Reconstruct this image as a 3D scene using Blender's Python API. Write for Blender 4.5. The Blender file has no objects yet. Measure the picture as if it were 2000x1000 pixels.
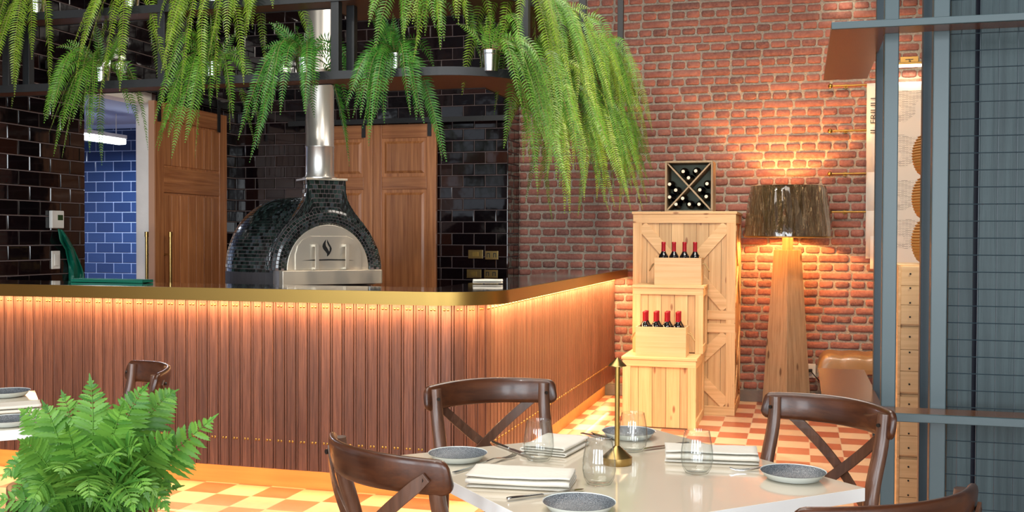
import bpy, bmesh, math, random
from math import sin, cos, pi, radians, sqrt, atan2, hypot
from mathutils import Vector, Matrix, noise
random.seed(7)
SC = bpy.context.scene
COL = SC.collection
V = Vector

# ------------------------------------------------------------------ camera
FPX, PITCH, ROLL, YAW, HC = 2010.0, .0177, .0038, .2724, 1.3635
_cy, _sy, _cp, _sp = cos(YAW), sin(YAW), cos(PITCH), sin(PITCH)
CF = V((-_sy*_cp, _cy*_cp, -_sp)); _R = V((_cy, _sy, 0)); _U = _R.cross(CF)
CR = cos(ROLL)*_R + sin(ROLL)*_U
CU = -sin(ROLL)*_R + cos(ROLL)*_U
CO = V((0, 0, HC))
cd = bpy.data.cameras.new('camera'); cam = bpy.data.objects.new('camera', cd); COL.objects.link(cam)
cd.sensor_width = 36; cd.lens = FPX/2000*36; cd.clip_start = .02; cd.clip_end = 100
cam.matrix_world = Matrix(((CR.x, CU.x, -CF.x, CO.x), (CR.y, CU.y, -CF.y, CO.y), (CR.z, CU.z, -CF.z, CO.z), (0, 0, 0, 1)))
SC.camera = cam
def ray(px, py): return CF + CR*((px-1000)/FPX) - CU*((py-500)/FPX)
def atz(px, py, z):
    d = ray(px, py); return CO + d*((z-HC)/d.z)
def aty(px, py, y):
    d = ray(px, py); return CO + d*(y/d.y)
def atx(px, py, x):
    d = ray(px, py); return CO + d*(x/d.x)
def atd(px, py, dd): return CO + ray(px, py)*dd

# ------------------------------------------------------------------ mesh builder
class MB:
    def __init__(s): s.v = []; s.f = []; s.m = []; s.mi = 0
    def add(s, vs, fs):
        o = len(s.v); s.v += [tuple(p) for p in vs]
        for f in fs: s.f.append([i+o for i in f]); s.m.append(s.mi)
    def box(s, c, size, rz=0, M=None):
        hx, hy, hz = size[0]/2, size[1]/2, size[2]/2
        M = M or Matrix.Rotation(rz, 4, 'Z')
        vs = [V(c)+(M @ V((x, y, z))) for x in (-hx, hx) for y in (-hy, hy) for z in (-hz, hz)]
        s.add(vs, [(0,1,3,2),(4,6,7,5),(0,4,5,1),(2,3,7,6),(0,2,6,4),(1,5,7,3)])
    def bb(s, x0, x1, y0, y1, z0, z1): s.box(((x0+x1)/2, (y0+y1)/2, (z0+z1)/2), (abs(x1-x0), abs(y1-y0), abs(z1-z0)))
    def tube(s, pts, rad, n=10, cap=True, ell=None):
        pts = [V(p) for p in pts]
        if not hasattr(rad, '__len__'): rad = [rad]*len(pts)
        vs = []; prev = None
        for i, p in enumerate(pts):
            t = (pts[min(i+1, len(pts)-1)]-pts[max(i-1, 0)]).normalized()
            if prev is None:
                a = V((0,0,1)) if abs(t.z) < .9 else V((1,0,0))
                u = t.cross(a).normalized()
            else: u = (prev-t*prev.dot(t)).normalized()
            prev = u; w = t.cross(u)
            for k in range(n):
                a = 2*pi*k/n; vs.append(p+(u*cos(a)+w*sin(a)*(ell or 1))*rad[i])
        fs = []
        for i in range(len(pts)-1):
            for k in range(n): fs.append((i*n+k, i*n+(k+1)%n, (i+1)*n+(k+1)%n, (i+1)*n+k))
        if cap: fs.append(tuple(range(n-1, -1, -1))); fs.append(tuple((len(pts)-1)*n+k for k in range(n)))
        s.add(vs, fs)
    def cyl(s, c, r, z0, z1, n=24, r2=None): s.lathe([(0.0001, z0), (r, z0), (r2 or r, z1), (0.0001, z1)], c, n)
    def lathe(s, prof, c=(0,0,0), n=32, mats=None):
        c = V(c); vs = []
        for r, z in prof:
            for k in range(n):
                a = 2*pi*k/n; vs.append(c+V((r*cos(a), r*sin(a), z)))
        o = len(s.v); s.v += [tuple(p) for p in vs]
        for i in range(len(prof)-1):
            for k in range(n):
                s.f.append([o+i*n+k, o+i*n+(k+1)%n, o+(i+1)*n+(k+1)%n, o+(i+1)*n+k]); s.m.append(mats[i] if mats else s.mi)
    def prism(s, out, z0, z1):
        n = len(out)
        vs = [V((x, y, z0)) for x, y in out]+[V((x, y, z1)) for x, y in out]
        s.add(vs, [tuple(range(n-1, -1, -1)), tuple(range(n, 2*n))]+[(i, (i+1)%n, n+(i+1)%n, n+i) for i in range(n)])
    def plate(s, out, M, t):      # outline in local xz, thickness along local y, placed by matrix M
        n = len(out)
        vs = [M @ V((x, 0, z)) for x, z in out]+[M @ V((x, t, z)) for x, z in out]
        s.add(vs, [tuple(range(n)), tuple(range(2*n-1, n-1, -1))]+[(i, n+i, n+(i+1)%n, (i+1)%n) for i in range(n)])
    def band(s, pts, h, t, z0):   # vertical band along a plan path, thickness t to the left
        n = len(pts); P = [V((p[0], p[1])) for p in pts]; vs = []
        for i in range(n):
            tg = (P[min(i+1, n-1)]-P[max(i-1, 0)]).normalized(); nr = V((-tg.y, tg.x))
            q = P[i]+nr*t
            vs += [(P[i].x, P[i].y, z0), (P[i].x, P[i].y, z0+h), (q.x, q.y, z0+h), (q.x, q.y, z0)]
        fs = [(0,1,2,3), tuple((n-1)*4+k for k in (3,2,1,0))]
        for i in range(n-1):
            for k in range(4): fs.append((i*4+k, (i+1)*4+k, (i+1)*4+(k+1)%4, i*4+(k+1)%4))
        s.add(vs, fs)
    def ribbon(s, pts, wid, th, side=None):
        pts = [V(p) for p in pts]; n = len(pts); vs = []
        for i in range(n):
            t = (pts[min(i+1, n-1)]-pts[max(i-1, 0)]).normalized()
            sd = side if side else t.cross(V((0,0,1))).normalized()
            up = sd.cross(t).normalized(); w = wid[i]/2; h = th/2
            vs += [pts[i]-sd*w-up*h, pts[i]+sd*w-up*h, pts[i]+sd*w+up*h, pts[i]-sd*w+up*h]
        fs = [(3,2,1,0), tuple((n-1)*4+k for k in range(4))]
        for i in range(n-1):
            for k in range(4): fs.append((i*4+k, i*4+(k+1)%4, (i+1)*4+(k+1)%4, (i+1)*4+k))
        s.add(vs, fs)
def obj(name, m, mat, parent=None, smooth=None, bevel=0, kind=None, seg=2, solid=0, sub=0):
    me = bpy.data.meshes.new(name); me.from_pydata(m.v, [], m.f); me.validate()
    for mm in (mat if isinstance(mat, (list, tuple)) else [mat]): me.materials.append(mm)
    if isinstance(mat, (list, tuple)):
        for p, k in zip(me.polygons, m.m): p.material_index = k
    b = bmesh.new(); b.from_mesh(me); bmesh.ops.remove_doubles(b, verts=b.verts, dist=1e-6)
    bmesh.ops.recalc_face_normals(b, faces=b.faces); b.to_mesh(me); b.free()
    if smooth:
        me.shade_smooth(); me.set_sharp_from_angle(angle=radians(smooth))
    o = bpy.data.objects.new(name, me); COL.objects.link(o)
    if parent: o.parent = parent
    if bevel:
        md = o.modifiers.new('bevel', 'BEVEL'); md.width = bevel; md.segments = seg; md.limit_method = 'ANGLE'; md.angle_limit = radians(40)
    if solid:
        md = o.modifiers.new('solid', 'SOLIDIFY'); md.thickness = solid; md.offset = 0
    if sub:
        md = o.modifiers.new('sub', 'SUBSURF'); md.levels = sub; md.render_levels = sub
    if kind: o['kind'] = kind
    return o
def boxes(name, bl, mat, parent, **k):
    for b in bl:
        m = MB(); m.bb(*b); obj(name, m, mat, parent, **k)
def tag(o, label, cat, group=None):
    o['label'] = label; o['category'] = cat
    if group: o['group'] = group
    return o
def thing(name, label, cat, loc=(0,0,0), rz=0, group=None):
    o = bpy.data.objects.new(name, None); COL.objects.link(o); o.empty_display_size = .1
    o.location = loc; o.rotation_euler = (0, 0, rz)
    return tag(o, label, cat, group)
def struct(name, m, mat, **k): return obj(name, m, mat, kind='structure', **k)
def dup(root, loc, rz, label=None, group=None):
    r = root.copy(); COL.objects.link(r); r.location = loc; r.rotation_euler = (0, 0, rz)
    if label: r['label'] = label
    if group: r['group'] = group
    for ch in list(root.children):
        c = ch.copy(); COL.objects.link(c); c.parent = r
        for g in list(ch.children):
            d = g.copy(); COL.objects.link(d); d.parent = c
    return r
def smoothpath(pts, n=8):
    pts = [V(p) for p in pts]; out = []
    for i in range(len(pts)-1):
        p0 = pts[max(i-1, 0)]; p1 = pts[i]; p2 = pts[i+1]; p3 = pts[min(i+2, len(pts)-1)]
        for k in range(n):
            t = k/n
            out.append(.5*((2*p1)+(p2-p0)*t+(2*p0-5*p1+4*p2-p3)*t*t+(3*p1-p0-3*p2+p3)*t**3))
    out.append(pts[-1]); return out

# ------------------------------------------------------------------ materials
class NT:
    def __init__(s, name):
        s.mat = bpy.data.materials.new(name); s.mat.use_nodes = True; s.t = s.mat.node_tree
        s.b = s.t.nodes['Principled BSDF']
    def n(s, typ, **k):
        nd = s.t.nodes.new('ShaderNode'+typ)
        for a, v in k.items():
            if a.startswith('_'): setattr(nd, a[1:], v)
            else:
                key = a.replace('__', ' ')
                if isinstance(v, bpy.types.NodeSocket): s.t.links.new(v, nd.inputs[key])
                else: nd.inputs[key].default_value = v
        return nd
    def set(s, **k):
        for a, v in k.items():
            key = a.replace('__', ' ')
            if isinstance(v, bpy.types.NodeSocket): s.t.links.new(v, s.b.inputs[key])
            else: s.b.inputs[key].default_value = v
    def link(s, a, b): s.t.links.new(a, b)
    def ramp(s, fac, stops):
        r = s.t.nodes.new('ShaderNodeValToRGB'); s.link(fac, r.inputs[0])
        e = r.color_ramp.elements
        while len(e) < len(stops): e.new(.5)
        for el, (p, c) in zip(e, stops): el.position = p; el.color = (*c, 1)
        return r.outputs[0]
    def math(s, op, a, b=0.):
        m = s.t.nodes.new('ShaderNodeMath'); m.operation = op
        for i, x in enumerate((a, b)):
            if isinstance(x, bpy.types.NodeSocket): s.link(x, m.inputs[i])
            else: m.inputs[i].default_value = x
        return m.outputs[0]
    def mix(s, fac, a, b, mode='MIX'):
        m = s.t.nodes.new('ShaderNodeMix'); m.data_type = 'RGBA'; m.blend_type = mode
        for i, x in ((0, fac), (6, a), (7, b)):
            if isinstance(x, bpy.types.NodeSocket): s.link(x, m.inputs[i])
            elif i == 0: m.inputs[0].default_value = x
            else: m.inputs[i].default_value = (*x, 1)
        return m.outputs[2]
    def bump(s, h, strength=.3, dist=.01):
        b = s.n('Bump', Height=h, Strength=strength, Distance=dist); s.link(b.outputs[0], s.b.inputs['Normal'])
    def coord(s, scale=(1,1,1), rnd=True):
        tc = s.n('TexCoord'); mp = s.n('Mapping', Vector=tc.outputs['Object']); mp.inputs['Scale'].default_value = scale
        if rnd:
            g = s.n('NewGeometry'); cx = s.n('CombineXYZ')
            for k in range(3): s.link(s.math('MULTIPLY', g.outputs['Random Per Island'], 37.+k*11), cx.inputs[k])
            s.link(cx.outputs[0], mp.inputs['Location'])
        return mp.outputs[0]
def plain(name, c, rough=.5, metal=0, coat=0, bumpsc=0, bs=.2, emis=None, spec=None, var=0):
    t = NT(name); t.set(**{'Base__Color': (*c, 1), 'Roughness': rough, 'Metallic': metal, 'Coat__Weight': coat, 'Coat__Roughness': .08})
    if spec is not None: t.set(Specular__IOR__Level=spec)
    if bumpsc:
        nz = t.n('TexNoise', Vector=t.coord(rnd=False), Scale=bumpsc, Detail=4.); t.bump(nz.outputs[0], bs, .01)
    if var:
        nz = t.n('TexNoise', Vector=t.coord(rnd=False), Scale=6., Detail=3.)
        t.set(Base__Color=t.mix(nz.outputs[0], tuple(x*(1-var) for x in c), tuple(min(1, x*(1+var)) for x in c)))
    if emis: t.set(Emission__Color=(*emis[0], 1), Emission__Strength=emis[1])
    return t.mat
def wood(name, c1, c2, axis='z', rough=.5, coat=0, knots=None, freq=60, bs=.25, dark=None):
    t = NT(name); sc = {'z': (freq, freq, freq*.035), 'x': (freq*.035, freq, freq), 'y': (freq, freq*.035, freq)}[axis]
    v = t.coord(sc); nz = t.n('TexNoise', Vector=v, Scale=1., Detail=6., Roughness=.65, Distortion=.3)
    g = t.n('NewGeometry')
    c = t.ramp(nz.outputs[0], [(.3, c1), (.52, tuple((a+b)/2 for a, b in zip(c1, c2))), (.72, c2)])
    br = t.math('ADD', t.math('MULTIPLY', g.outputs['Random Per Island'], .35), .82)
    cb = t.n('CombineXYZ')
    for k in range(3): t.link(br, cb.inputs[k])
    c = t.mix(1., c, cb.outputs[0], 'MULTIPLY')
    if knots:
        v2 = t.coord((knots[0],)*3 if not hasattr(knots[0], '__len__') else knots[0]); vo = t.n('TexVoronoi', Vector=v2, Scale=1.)
        k = t.ramp(vo.outputs['Distance'], [(0., (1,1,1)), (knots[1]*.6, (.8,.8,.8)), (knots[1], (0,0,0))])
        c = t.mix(k, c, knots[2])
    t.set(Base__Color=c, Roughness=rough, Coat__Weight=coat, Coat__Roughness=.12)
    t.bump(nz.outputs[0], bs, .004)
    return t.mat

M = {}
def brickmat():
    t = NT('brick clay'); g = t.n('NewGeometry'); r = g.outputs['Random Per Island']
    c = t.ramp(r, [(0., (.19,.072,.056)), (.3, (.28,.098,.074)), (.6, (.33,.125,.095)), (.85, (.25,.083,.066)), (1., (.14,.062,.055))])
    nz = t.n('TexNoise', Vector=t.coord(), Scale=38., Detail=6., Roughness=.7)
    n2 = t.n('TexNoise', Vector=t.coord(), Scale=9., Detail=4.)
    c = t.mix(t.ramp(nz.outputs[0], [(.35, (0,0,0)), (.75, (.55,.55,.55))]), c, (.55,.27,.2))
    c = t.mix(t.ramp(n2.outputs[0], [(.55, (0,0,0)), (.8, (.4,.4,.4))]), c, (.16,.07,.06))
    t.set(Base__Color=c, Roughness=.85)
    h = t.math('ADD', nz.outputs[0], n2.outputs[0]); t.bump(h, .6, .012)
    return t.mat
M['brick'] = brickmat()
def mortar():
    t = NT('mortar'); nz = t.n('TexNoise', Vector=t.coord(rnd=False), Scale=60., Detail=5.)
    t.set(Base__Color=t.ramp(nz.outputs[0], [(.3, (.27,.23,.185)), (.7, (.44,.385,.31))]), Roughness=.95); t.bump(nz.outputs[0], .8, .01)
    return t.mat
M['mortar'] = mortar()
def tilemat(name, stops, rough=.07, wav=.12):
    t = NT(name); g = t.n('NewGeometry')
    nz = t.n('TexNoise', Vector=t.coord(), Scale=14., Detail=1.)
    t.set(Base__Color=t.ramp(g.outputs['Random Per Island'], stops), Roughness=rough, Coat__Weight=.5, Coat__Roughness=.03)
    t.bump(nz.outputs[0], wav, .006)
    return t.mat
M['black_tile'] = tilemat('black glazed tile', [(0., (.003,.002,.003)), (.7, (.006,.003,.004)), (.93, (.014,.006,.005)), (1., (.03,.010,.006))])
M['blue_tile'] = tilemat('blue glazed tile', [(0., (.012,.028,.09)), (1., (.02,.045,.13))], .15, .05)
M['mosaic'] = tilemat('black mosaic', [(0., (.005,.006,.006)), (.55, (.012,.02,.018)), (.85, (.03,.05,.045)), (1., (.05,.06,.07))], .12, .1)
M['grout_dark'] = plain('dark grout', (.13,.10,.10), .9)
M['grout_left'] = plain('pink grey grout', (.23,.17,.16), .9)
M['grout_blue'] = plain('pale blue grout', (.42,.5,.7), .9)
def floormat():
    t = NT('chequered floor'); tc = t.n('TexCoord'); sx = t.n('SeparateXYZ', Vector=tc.outputs['Object'])
    u = t.math('DIVIDE', t.math('ADD', sx.outputs[0], 3.1725+.2029*40), .2029)
    v = t.math('DIVIDE', t.math('SUBTRACT', 5.0319+.2129*60, sx.outputs[1]), .2129)
    fu, fv = t.math('FLOOR', u), t.math('FLOOR', v)
    par = t.math('MODULO', t.math('ADD', fu, fv), 2.)
    cu, cv = t.math('FRACT', u), t.math('FRACT', v)
    def edge(c): return t.math('MINIMUM', c, t.math('SUBTRACT', 1., c))
    e = t.math('MINIMUM', edge(cu), edge(cv))
    gr = t.math('LESS_THAN', e, .012)
    cx = t.n('CombineXYZ'); t.link(fu, cx.inputs[0]); t.link(fv, cx.inputs[1])
    wn = t.n('TexWhiteNoise', Vector=cx.outputs[0])
    nz = t.n('TexNoise', Vector=tc.outputs['Object'], Scale=22., Detail=5.)
    mixn = t.math('ADD', t.math('MULTIPLY', wn.outputs[0], .6), t.math('MULTIPLY', nz.outputs[0], .5))
    dark = t.ramp(mixn, [(.2, (.40,.105,.055)), (.8, (.52,.17,.09))])
    light = t.ramp(mixn, [(.2, (.66,.44,.27)), (.8, (.78,.56,.36))])
    c = t.mix(par, dark, light); c = t.mix(gr, c, (.62,.45,.30))
    t.set(Base__Color=c, Roughness=.32, Coat__Weight=.15)
    t.bump(t.math('MINIMUM', t.math('MULTIPLY', e, 30.), 1.), .15, .003)
    return t.mat
M['floor'] = floormat()
M['plaster_dark'] = plain('dark plaster', (.03,.03,.035), .8)
M['plaster_white'] = plain('white plaster', (.88,.84,.76), .8, bumpsc=20, bs=.3, var=.12)
M['plaster_blue'] = plain('back room ceiling', (.32,.38,.55), .8)
M['stone_grey'] = plain('grey skirting stone', (.17,.15,.14), .6, bumpsc=50, var=.15)
M['door_wood'] = wood('door wood', (.25,.082,.026), (.54,.23,.085), 'z', .4, .15, freq=45)
M['door_wood_x'] = wood('door wood rail', (.25,.082,.026), (.54,.23,.085), 'y', .4, .15, freq=45)
M['door_wood_xx'] = wood('door wood cross rail', (.25,.082,.026), (.54,.23,.085), 'x', .4, .15, freq=45)
M['bar_wood'] = wood('bar slat wood', (.095,.036,.022), (.25,.105,.062), 'z', .42, .15, freq=110, bs=.5)
M['bar_back'] = plain('bar backing', (.10,.035,.02), .7)
M['bar_kick'] = wood('kick board wood', (.42,.18,.045), (.50,.25,.07), 'x', .5, freq=20, bs=.1)
M['brass'] = plain('brushed brass', (.40,.255,.07), .36, 1, bumpsc=0)
M['brass_dark'] = plain('aged brass', (.42,.28,.10), .3, 1)
M['black_top'] = plain('polished black stone', (.006,.006,.007), .05, 0, coat=1)
M['steel'] = plain('brushed stainless steel', (.66,.60,.50), .33, .7, bumpsc=8, bs=.02)
M['pipe'] = plain('chimney steel', (.62,.60,.56), .30, .8, bumpsc=5, bs=.06)
M['chrome'] = plain('polished bucket steel', (.62,.62,.60), .10, 1)
M['cutlery'] = plain('cutlery steel', (.6,.6,.6), .12, 1)
M['bolt'] = plain('dark bolt', (.06,.055,.05), .35, .9)
M['black_metal'] = plain('black rack metal', (.014,.016,.018), .45, 0, spec=.4)
M['rack_under'] = plain('rack board', (.10,.045,.025), .5)
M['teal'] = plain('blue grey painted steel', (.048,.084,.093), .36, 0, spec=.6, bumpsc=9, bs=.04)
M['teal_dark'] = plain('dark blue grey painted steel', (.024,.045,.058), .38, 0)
M['teal_wood'] = wood('blue grey painted boards', (.024,.048,.056), (.062,.105,.115), 'z', .5, freq=40, bs=.8)
M['gap_blue'] = plain('dark blue board edge', (.006,.010,.035), .5)
M['counter_brown'] = plain('warm reflection coloured board', (.16,.066,.028), .25, 0, spec=.6)  # brown holds the warm lamp light and brick reflection on dark paint
M['pine'] = wood('pine board', (.52,.30,.13), (.72,.49,.25), 'z', .55, knots=((14,14,5), .17, (.26,.10,.04)), freq=40, bs=.15)
M['pine_x'] = wood('pine rail', (.54,.32,.14), (.74,.51,.27), 'x', .55, knots=((4,12,12), .12, (.28,.11,.04)), freq=40, bs=.15)
M['crate_pine'] = wood('pale crate pine', (.58,.38,.19), (.72,.51,.29), 'x', .55, freq=50, bs=.15)
M['rack_wood'] = wood('grey rack wood', (.30,.22,.13), (.44,.34,.22), 'z', .6, freq=40)
M['rack_back'] = plain('rack back board', (.33,.36,.27), .7)
M['lamp_wood'] = wood('rough oak', (.28,.17,.09), (.50,.35,.21), 'z', .6, knots=((9,9,3), .13, (.09,.04,.02)), freq=55, bs=.5)
def shademat():
    t = NT('plastic wrapped shade'); nz = t.n('TexNoise', Vector=t.coord((14,14,1.6), rnd=False), Scale=1.8, Detail=4., Distortion=2.2)
    t.set(Base__Color=(.17,.115,.055,1), Roughness=.22, Metallic=.6, Coat__Weight=1., Coat__Roughness=.03, Coat__IOR=1.8)
    t.bump(nz.outputs[0], 1., .10); return t.mat
M['shade'] = shademat()
M['shade_in'] = plain('shade lining', (.75,.6,.35), .6)
M['chair'] = wood('dark walnut lacquer', (.032,.009,.004), (.115,.036,.012), 'x', .34, .3, freq=30, bs=.08)
M['chair_post'] = wood('walnut lacquer post', (.065,.027,.014), (.16,.070,.038), 'z', .34, .4, freq=40, bs=.05)
M['cane'] = plain('woven seat', (.25,.13,.06), .6, bumpsc=150, bs=.5)
M['table'] = plain('cream gloss laminate', (.76,.67,.53), .10, coat=.4)
M['table_edge'] = plain('white table edge', (.93,.95,.93), .3)
M['napkin'] = plain('white linen', (.80,.76,.67), .85, bumpsc=70, bs=.12)
def platemat():
    t = NT('speckled grey glaze'); vo = t.n('TexVoronoi', Vector=t.coord(rnd=False), Scale=330.); nz = t.n('TexNoise', Vector=t.coord(rnd=False), Scale=420., Detail=1.)
    t.set(Base__Color=t.ramp(nz.outputs[0], [(.38, (.075,.085,.10)), (.62, (.19,.215,.24))]), Roughness=.25)
    t.bump(vo.outputs[0], .35, .003); return t.mat
M['plate'] = platemat()
M['plate_white'] = plain('white porcelain', (.72,.78,.76), .2)
def glass():
    t = NT('clear glass'); lw = t.n('LayerWeight', Blend=.5)
    tr = t.n('BsdfTransparent'); gl = t.n('BsdfGlossy', Roughness=.02); mx = t.n('MixShader')
    t.link(t.ramp(lw.outputs['Facing'], [(.0, (.99,.995,.992)), (.70, (.95,.965,.96)), (1., (.38,.41,.40))]), tr.inputs[0])
    t.link(t.ramp(lw.outputs['Facing'], [(.0, (.06,)*3), (.55, (.09,)*3), (.85, (.25,)*3), (1., (.75,)*3)]), mx.inputs[0])
    t.link(tr.outputs[0], mx.inputs[1]); t.link(gl.outputs[0], mx.inputs[2])
    out = [n for n in t.t.nodes if n.type == 'OUTPUT_MATERIAL'][0]; t.link(mx.outputs[0], out.inputs[0]); return t.mat
M['glass'] = glass()
M['bottle'] = plain('black wine bottle glass', (.004,.004,.006), .06, coat=.8)
M['capsule'] = plain('red foil capsule', (.36,.008,.018), .35, .1)
M['capsule_white'] = plain('cream bottle end', (.80,.74,.60), .4)
M['rope'] = plain('sisal rope', (.42,.30,.14), .9)
M['leather'] = plain('tan leather', (.26,.13,.042), .32, coat=.3, bumpsc=40, bs=.1)
M['white_plastic'] = plain('white plastic', (.78,.76,.70), .4)
M['screen'] = plain('thermostat display', (.02,.06,.02), .2)
M['black'] = plain('black', (.008,.008,.008), .4)
M['ink'] = plain('printed ink', (.05,.045,.045), .8)
M['green'] = plain('green cloth', (.0,.14,.085), .45)
M['wicker'] = plain('wicker', (.42,.20,.04), .6, bumpsc=0)
M['pot'] = plain('brown planter', (.085,.032,.018), .4, bumpsc=12, bs=.1)
M['soil'] = plain('soil', (.02,.012,.008), 1)
def leaf(name, a, b, tr=.25):
    t = NT(name); g = t.n('NewGeometry')
    nz = t.n('TexNoise', Vector=t.coord(rnd=False), Scale=5., Detail=2.)
    f = t.math('ADD', t.math('MULTIPLY', g.outputs['Random Per Island'], .55), t.math('MULTIPLY', nz.outputs[0], .5))
    c = t.ramp(f, [(.15, a), (.85, b)])
    t.set(Base__Color=c, Roughness=.42, Specular__IOR__Level=.4)
    tl = t.n('BsdfTranslucent', Color=c); mx = t.n('MixShader'); mx.inputs[0].default_value = tr
    t.link(t.b.outputs[0], mx.inputs[1]); t.link(tl.outputs[0], mx.inputs[2])
    out = [n for n in t.t.nodes if n.type == 'OUTPUT_MATERIAL'][0]; t.link(mx.outputs[0], out.inputs[0])
    return t.mat
M['fern_dark'] = leaf('deep green fern', (.02,.11,.015), (.08,.28,.03))
M['fern_lime'] = leaf('lime green fern', (.085,.19,.012), (.24,.38,.03))
M['fern_mid'] = leaf('fresh green fern', (.04,.15,.012), (.14,.33,.03))
M['fern_near'] = leaf('foreground fern', (.03,.16,.02), (.22,.48,.07))
M['stem'] = plain('fern stem', (.20,.17,.05), .6)
def newsmat():
    t = NT('newsprint'); tc = t.n('TexCoord')
    br = t.n('TexBrick', Vector=tc.outputs['Object']); 
    mp = t.n('Mapping', Vector=tc.outputs['Object']); mp.inputs['Rotation'].default_value = (radians(90), 0, 0)
    t.link(mp.outputs[0], br.inputs['Vector'])
    br.inputs['Scale'].default_value = 1.; br.inputs['Brick Width'].default_value = .052; br.inputs['Row Height'].default_value = .0085
    br.inputs['Mortar Size'].default_value = .0022; br.inputs['Color1'].default_value = (.22,.21,.19,1); br.inputs['Color2'].default_value = (.55,.52,.47,1); br.inputs['Mortar'].default_value = (.72,.68,.60,1)
    nz = t.n('TexNoise', Vector=tc.outputs['Object'], Scale=9., Detail=0.)
    blk = t.ramp(nz.outputs[0], [(.50, (0,0,0)), (.52, (1,1,1))])
    t.set(Base__Color=t.mix(blk, br.outputs[0], (.66,.62,.55)), Roughness=.8); return t.mat
M['news'] = newsmat()
M['paper'] = plain('paper margin', (.74,.70,.62), .8)
def glow(name, c, s): 
    return plain(name, (.8,.8,.8), .5, emis=(c, s))
M['led'] = glow('warm led', (1,.62,.25), 14)
M['tube'] = glow('cool tube', (.85,.93,1), 9)
M['led_white'] = glow('picture led', (1,.90,.72), 5)
M['bulb'] = glow('bulb', (1,.65,.25), 20)

# ------------------------------------------------------------------ setting
m = MB(); m.bb(-7.4, 4.2, -3.5, 9.6, -.1, 0); struct('floor', m, M['floor'])
m = MB(); m.bb(-7.4, 4.2, -3.5, 9.6, 4.1, 4.2); struct('ceiling', m, M['plaster_dark'])

def bricks(x0, x1, z0, z1, y):
    m = MB(); row = 0; z = z0
    while z < z1:
        pitch = .246 if row % 2 else .123
        x = x0-random.random()*pitch*.5-(.06 if row % 2 else 0)
        zc = z+.0355
        while x < x1:
            a, b = x+.0072+random.uniform(-.002, .003), x+pitch-.0072+random.uniform(-.003, .002)
            a = max(a, x0); b = min(b, x1)
            if b-a > .02:
                lo, hi = zc-.0264+random.uniform(-.002, .002), zc+.0264+random.uniform(-.002, .002)
                dy = random.uniform(-.004, .004); k = min(.010, (b-a)*.25)
                def j(s=.0022): return random.uniform(-s, s)
                back = [(a, y+.01, lo), (b, y+.01, lo), (b, y+.01, hi), (a, y+.01, hi)]
                r1 = []; r2 = []
                mx, mz = (a+b)/2, (lo+hi)/2
                ring = [(a+k, lo), (mx, lo), (b-k, lo), (b, lo+k), (b, hi-k), (b-k, hi), (mx, hi), (a+k, hi), (a, hi-k), (a, lo+k)]
                for (u, w) in ring:
                    u += j(); w += j()
                    u = min(max(u, x0), x1)
                    r1.append((u, y+dy, w)); 
                    r2.append((u+(mx-u)*.06+(0.004 if u < mx else -.004), y+dy-.0065+j(.0012), w+(mz-w)*.22))
                n = 10; vs = r1+r2+[(u, y+.01, w) for u, _, w in r1]+[(mx+j(.02), y+dy-.008, mz)]
                fs = []
                for i in range(n):
                    q = (i+1) % n
                    fs += [(2*n+i, 2*n+q, q, i), (i, q, n+q, n+i), (n+i, n+q, 3*n)]
                m.add(vs, fs)
            x += pitch
        z += .071; row += 1
    return m
YW = 8.83
m = MB(); m.bb(-2.405, 4.2, YW+.006, YW+.25, 0, 4.1)
wb = struct('wall_back', m, M['mortar'])
bo = obj('brickwork', bricks(-2.40, 3.2, .10, 3.75, YW), M['brick'], wb, smooth=50)
m = MB(); m.bb(-2.405, 4.2, YW-.016, YW+.006, 0, .095); struct('baseboard_back', m, M['stone_grey'], bevel=.003)
x = -1.0
m = MB(); m.bb(4.2, 4.35, -3.5, 9.08, 0, 4.1); struct('wall_right', m, plain('right plaster', (.42,.38,.33), .9))

def tiles(org, u, nrm, L, z0, z1, tw, th, g, skip=None, tilt=.008, t=.007):
    """running-bond glazed tiles; org + u*s, outward normal nrm"""
    m = MB(); u = V(u); nrm = V(nrm); org = V(org); row = 0; z = z0
    while z < z1-.01:
        s = -(tw/2 if row % 2 else 0)
        while s < L:
            a, b = max(s+g/2, 0), min(s+tw-g/2, L); lo, hi = z+g/2, min(z+th-g/2, z1)
            if b-a > .015 and not (skip and skip((a+b)/2, (lo+hi)/2)):
                ta, tb = random.gauss(0, tilt), random.gauss(0, tilt); bv = .0045
                vs = []
                for (p, q) in ((a, lo), (b, lo), (b, hi), (a, hi)): vs.append(org+u*p+V((0,0,q)))
                for (p, q) in ((a+.001, lo+.001), (b-.001, lo+.001), (b-.001, hi-.001), (a+.001, hi-.001)): vs.append(org+u*p+V((0,0,q))+nrm*(t*.5))
                cx, cz = (a+b)/2, (lo+hi)/2
                for (p, q) in ((a+bv, lo+bv), (b-bv, lo+bv), (b-bv, hi-bv), (a+bv, hi-bv)):
                    vs.append(org+u*p+V((0,0,q))+nrm*(t+ta*(p-cx)+tb*(q-cz)))
                fs = [(8,9,10,11)]
                for k in range(4):
                    k2 = (k+1) % 4; fs += [(k, k2, 4+k2, 4+k), (4+k, 4+k2, 8+k2, 8+k)]
                m.add(vs, fs)
            s += tw
        z += th; row += 1
    return m
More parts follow.
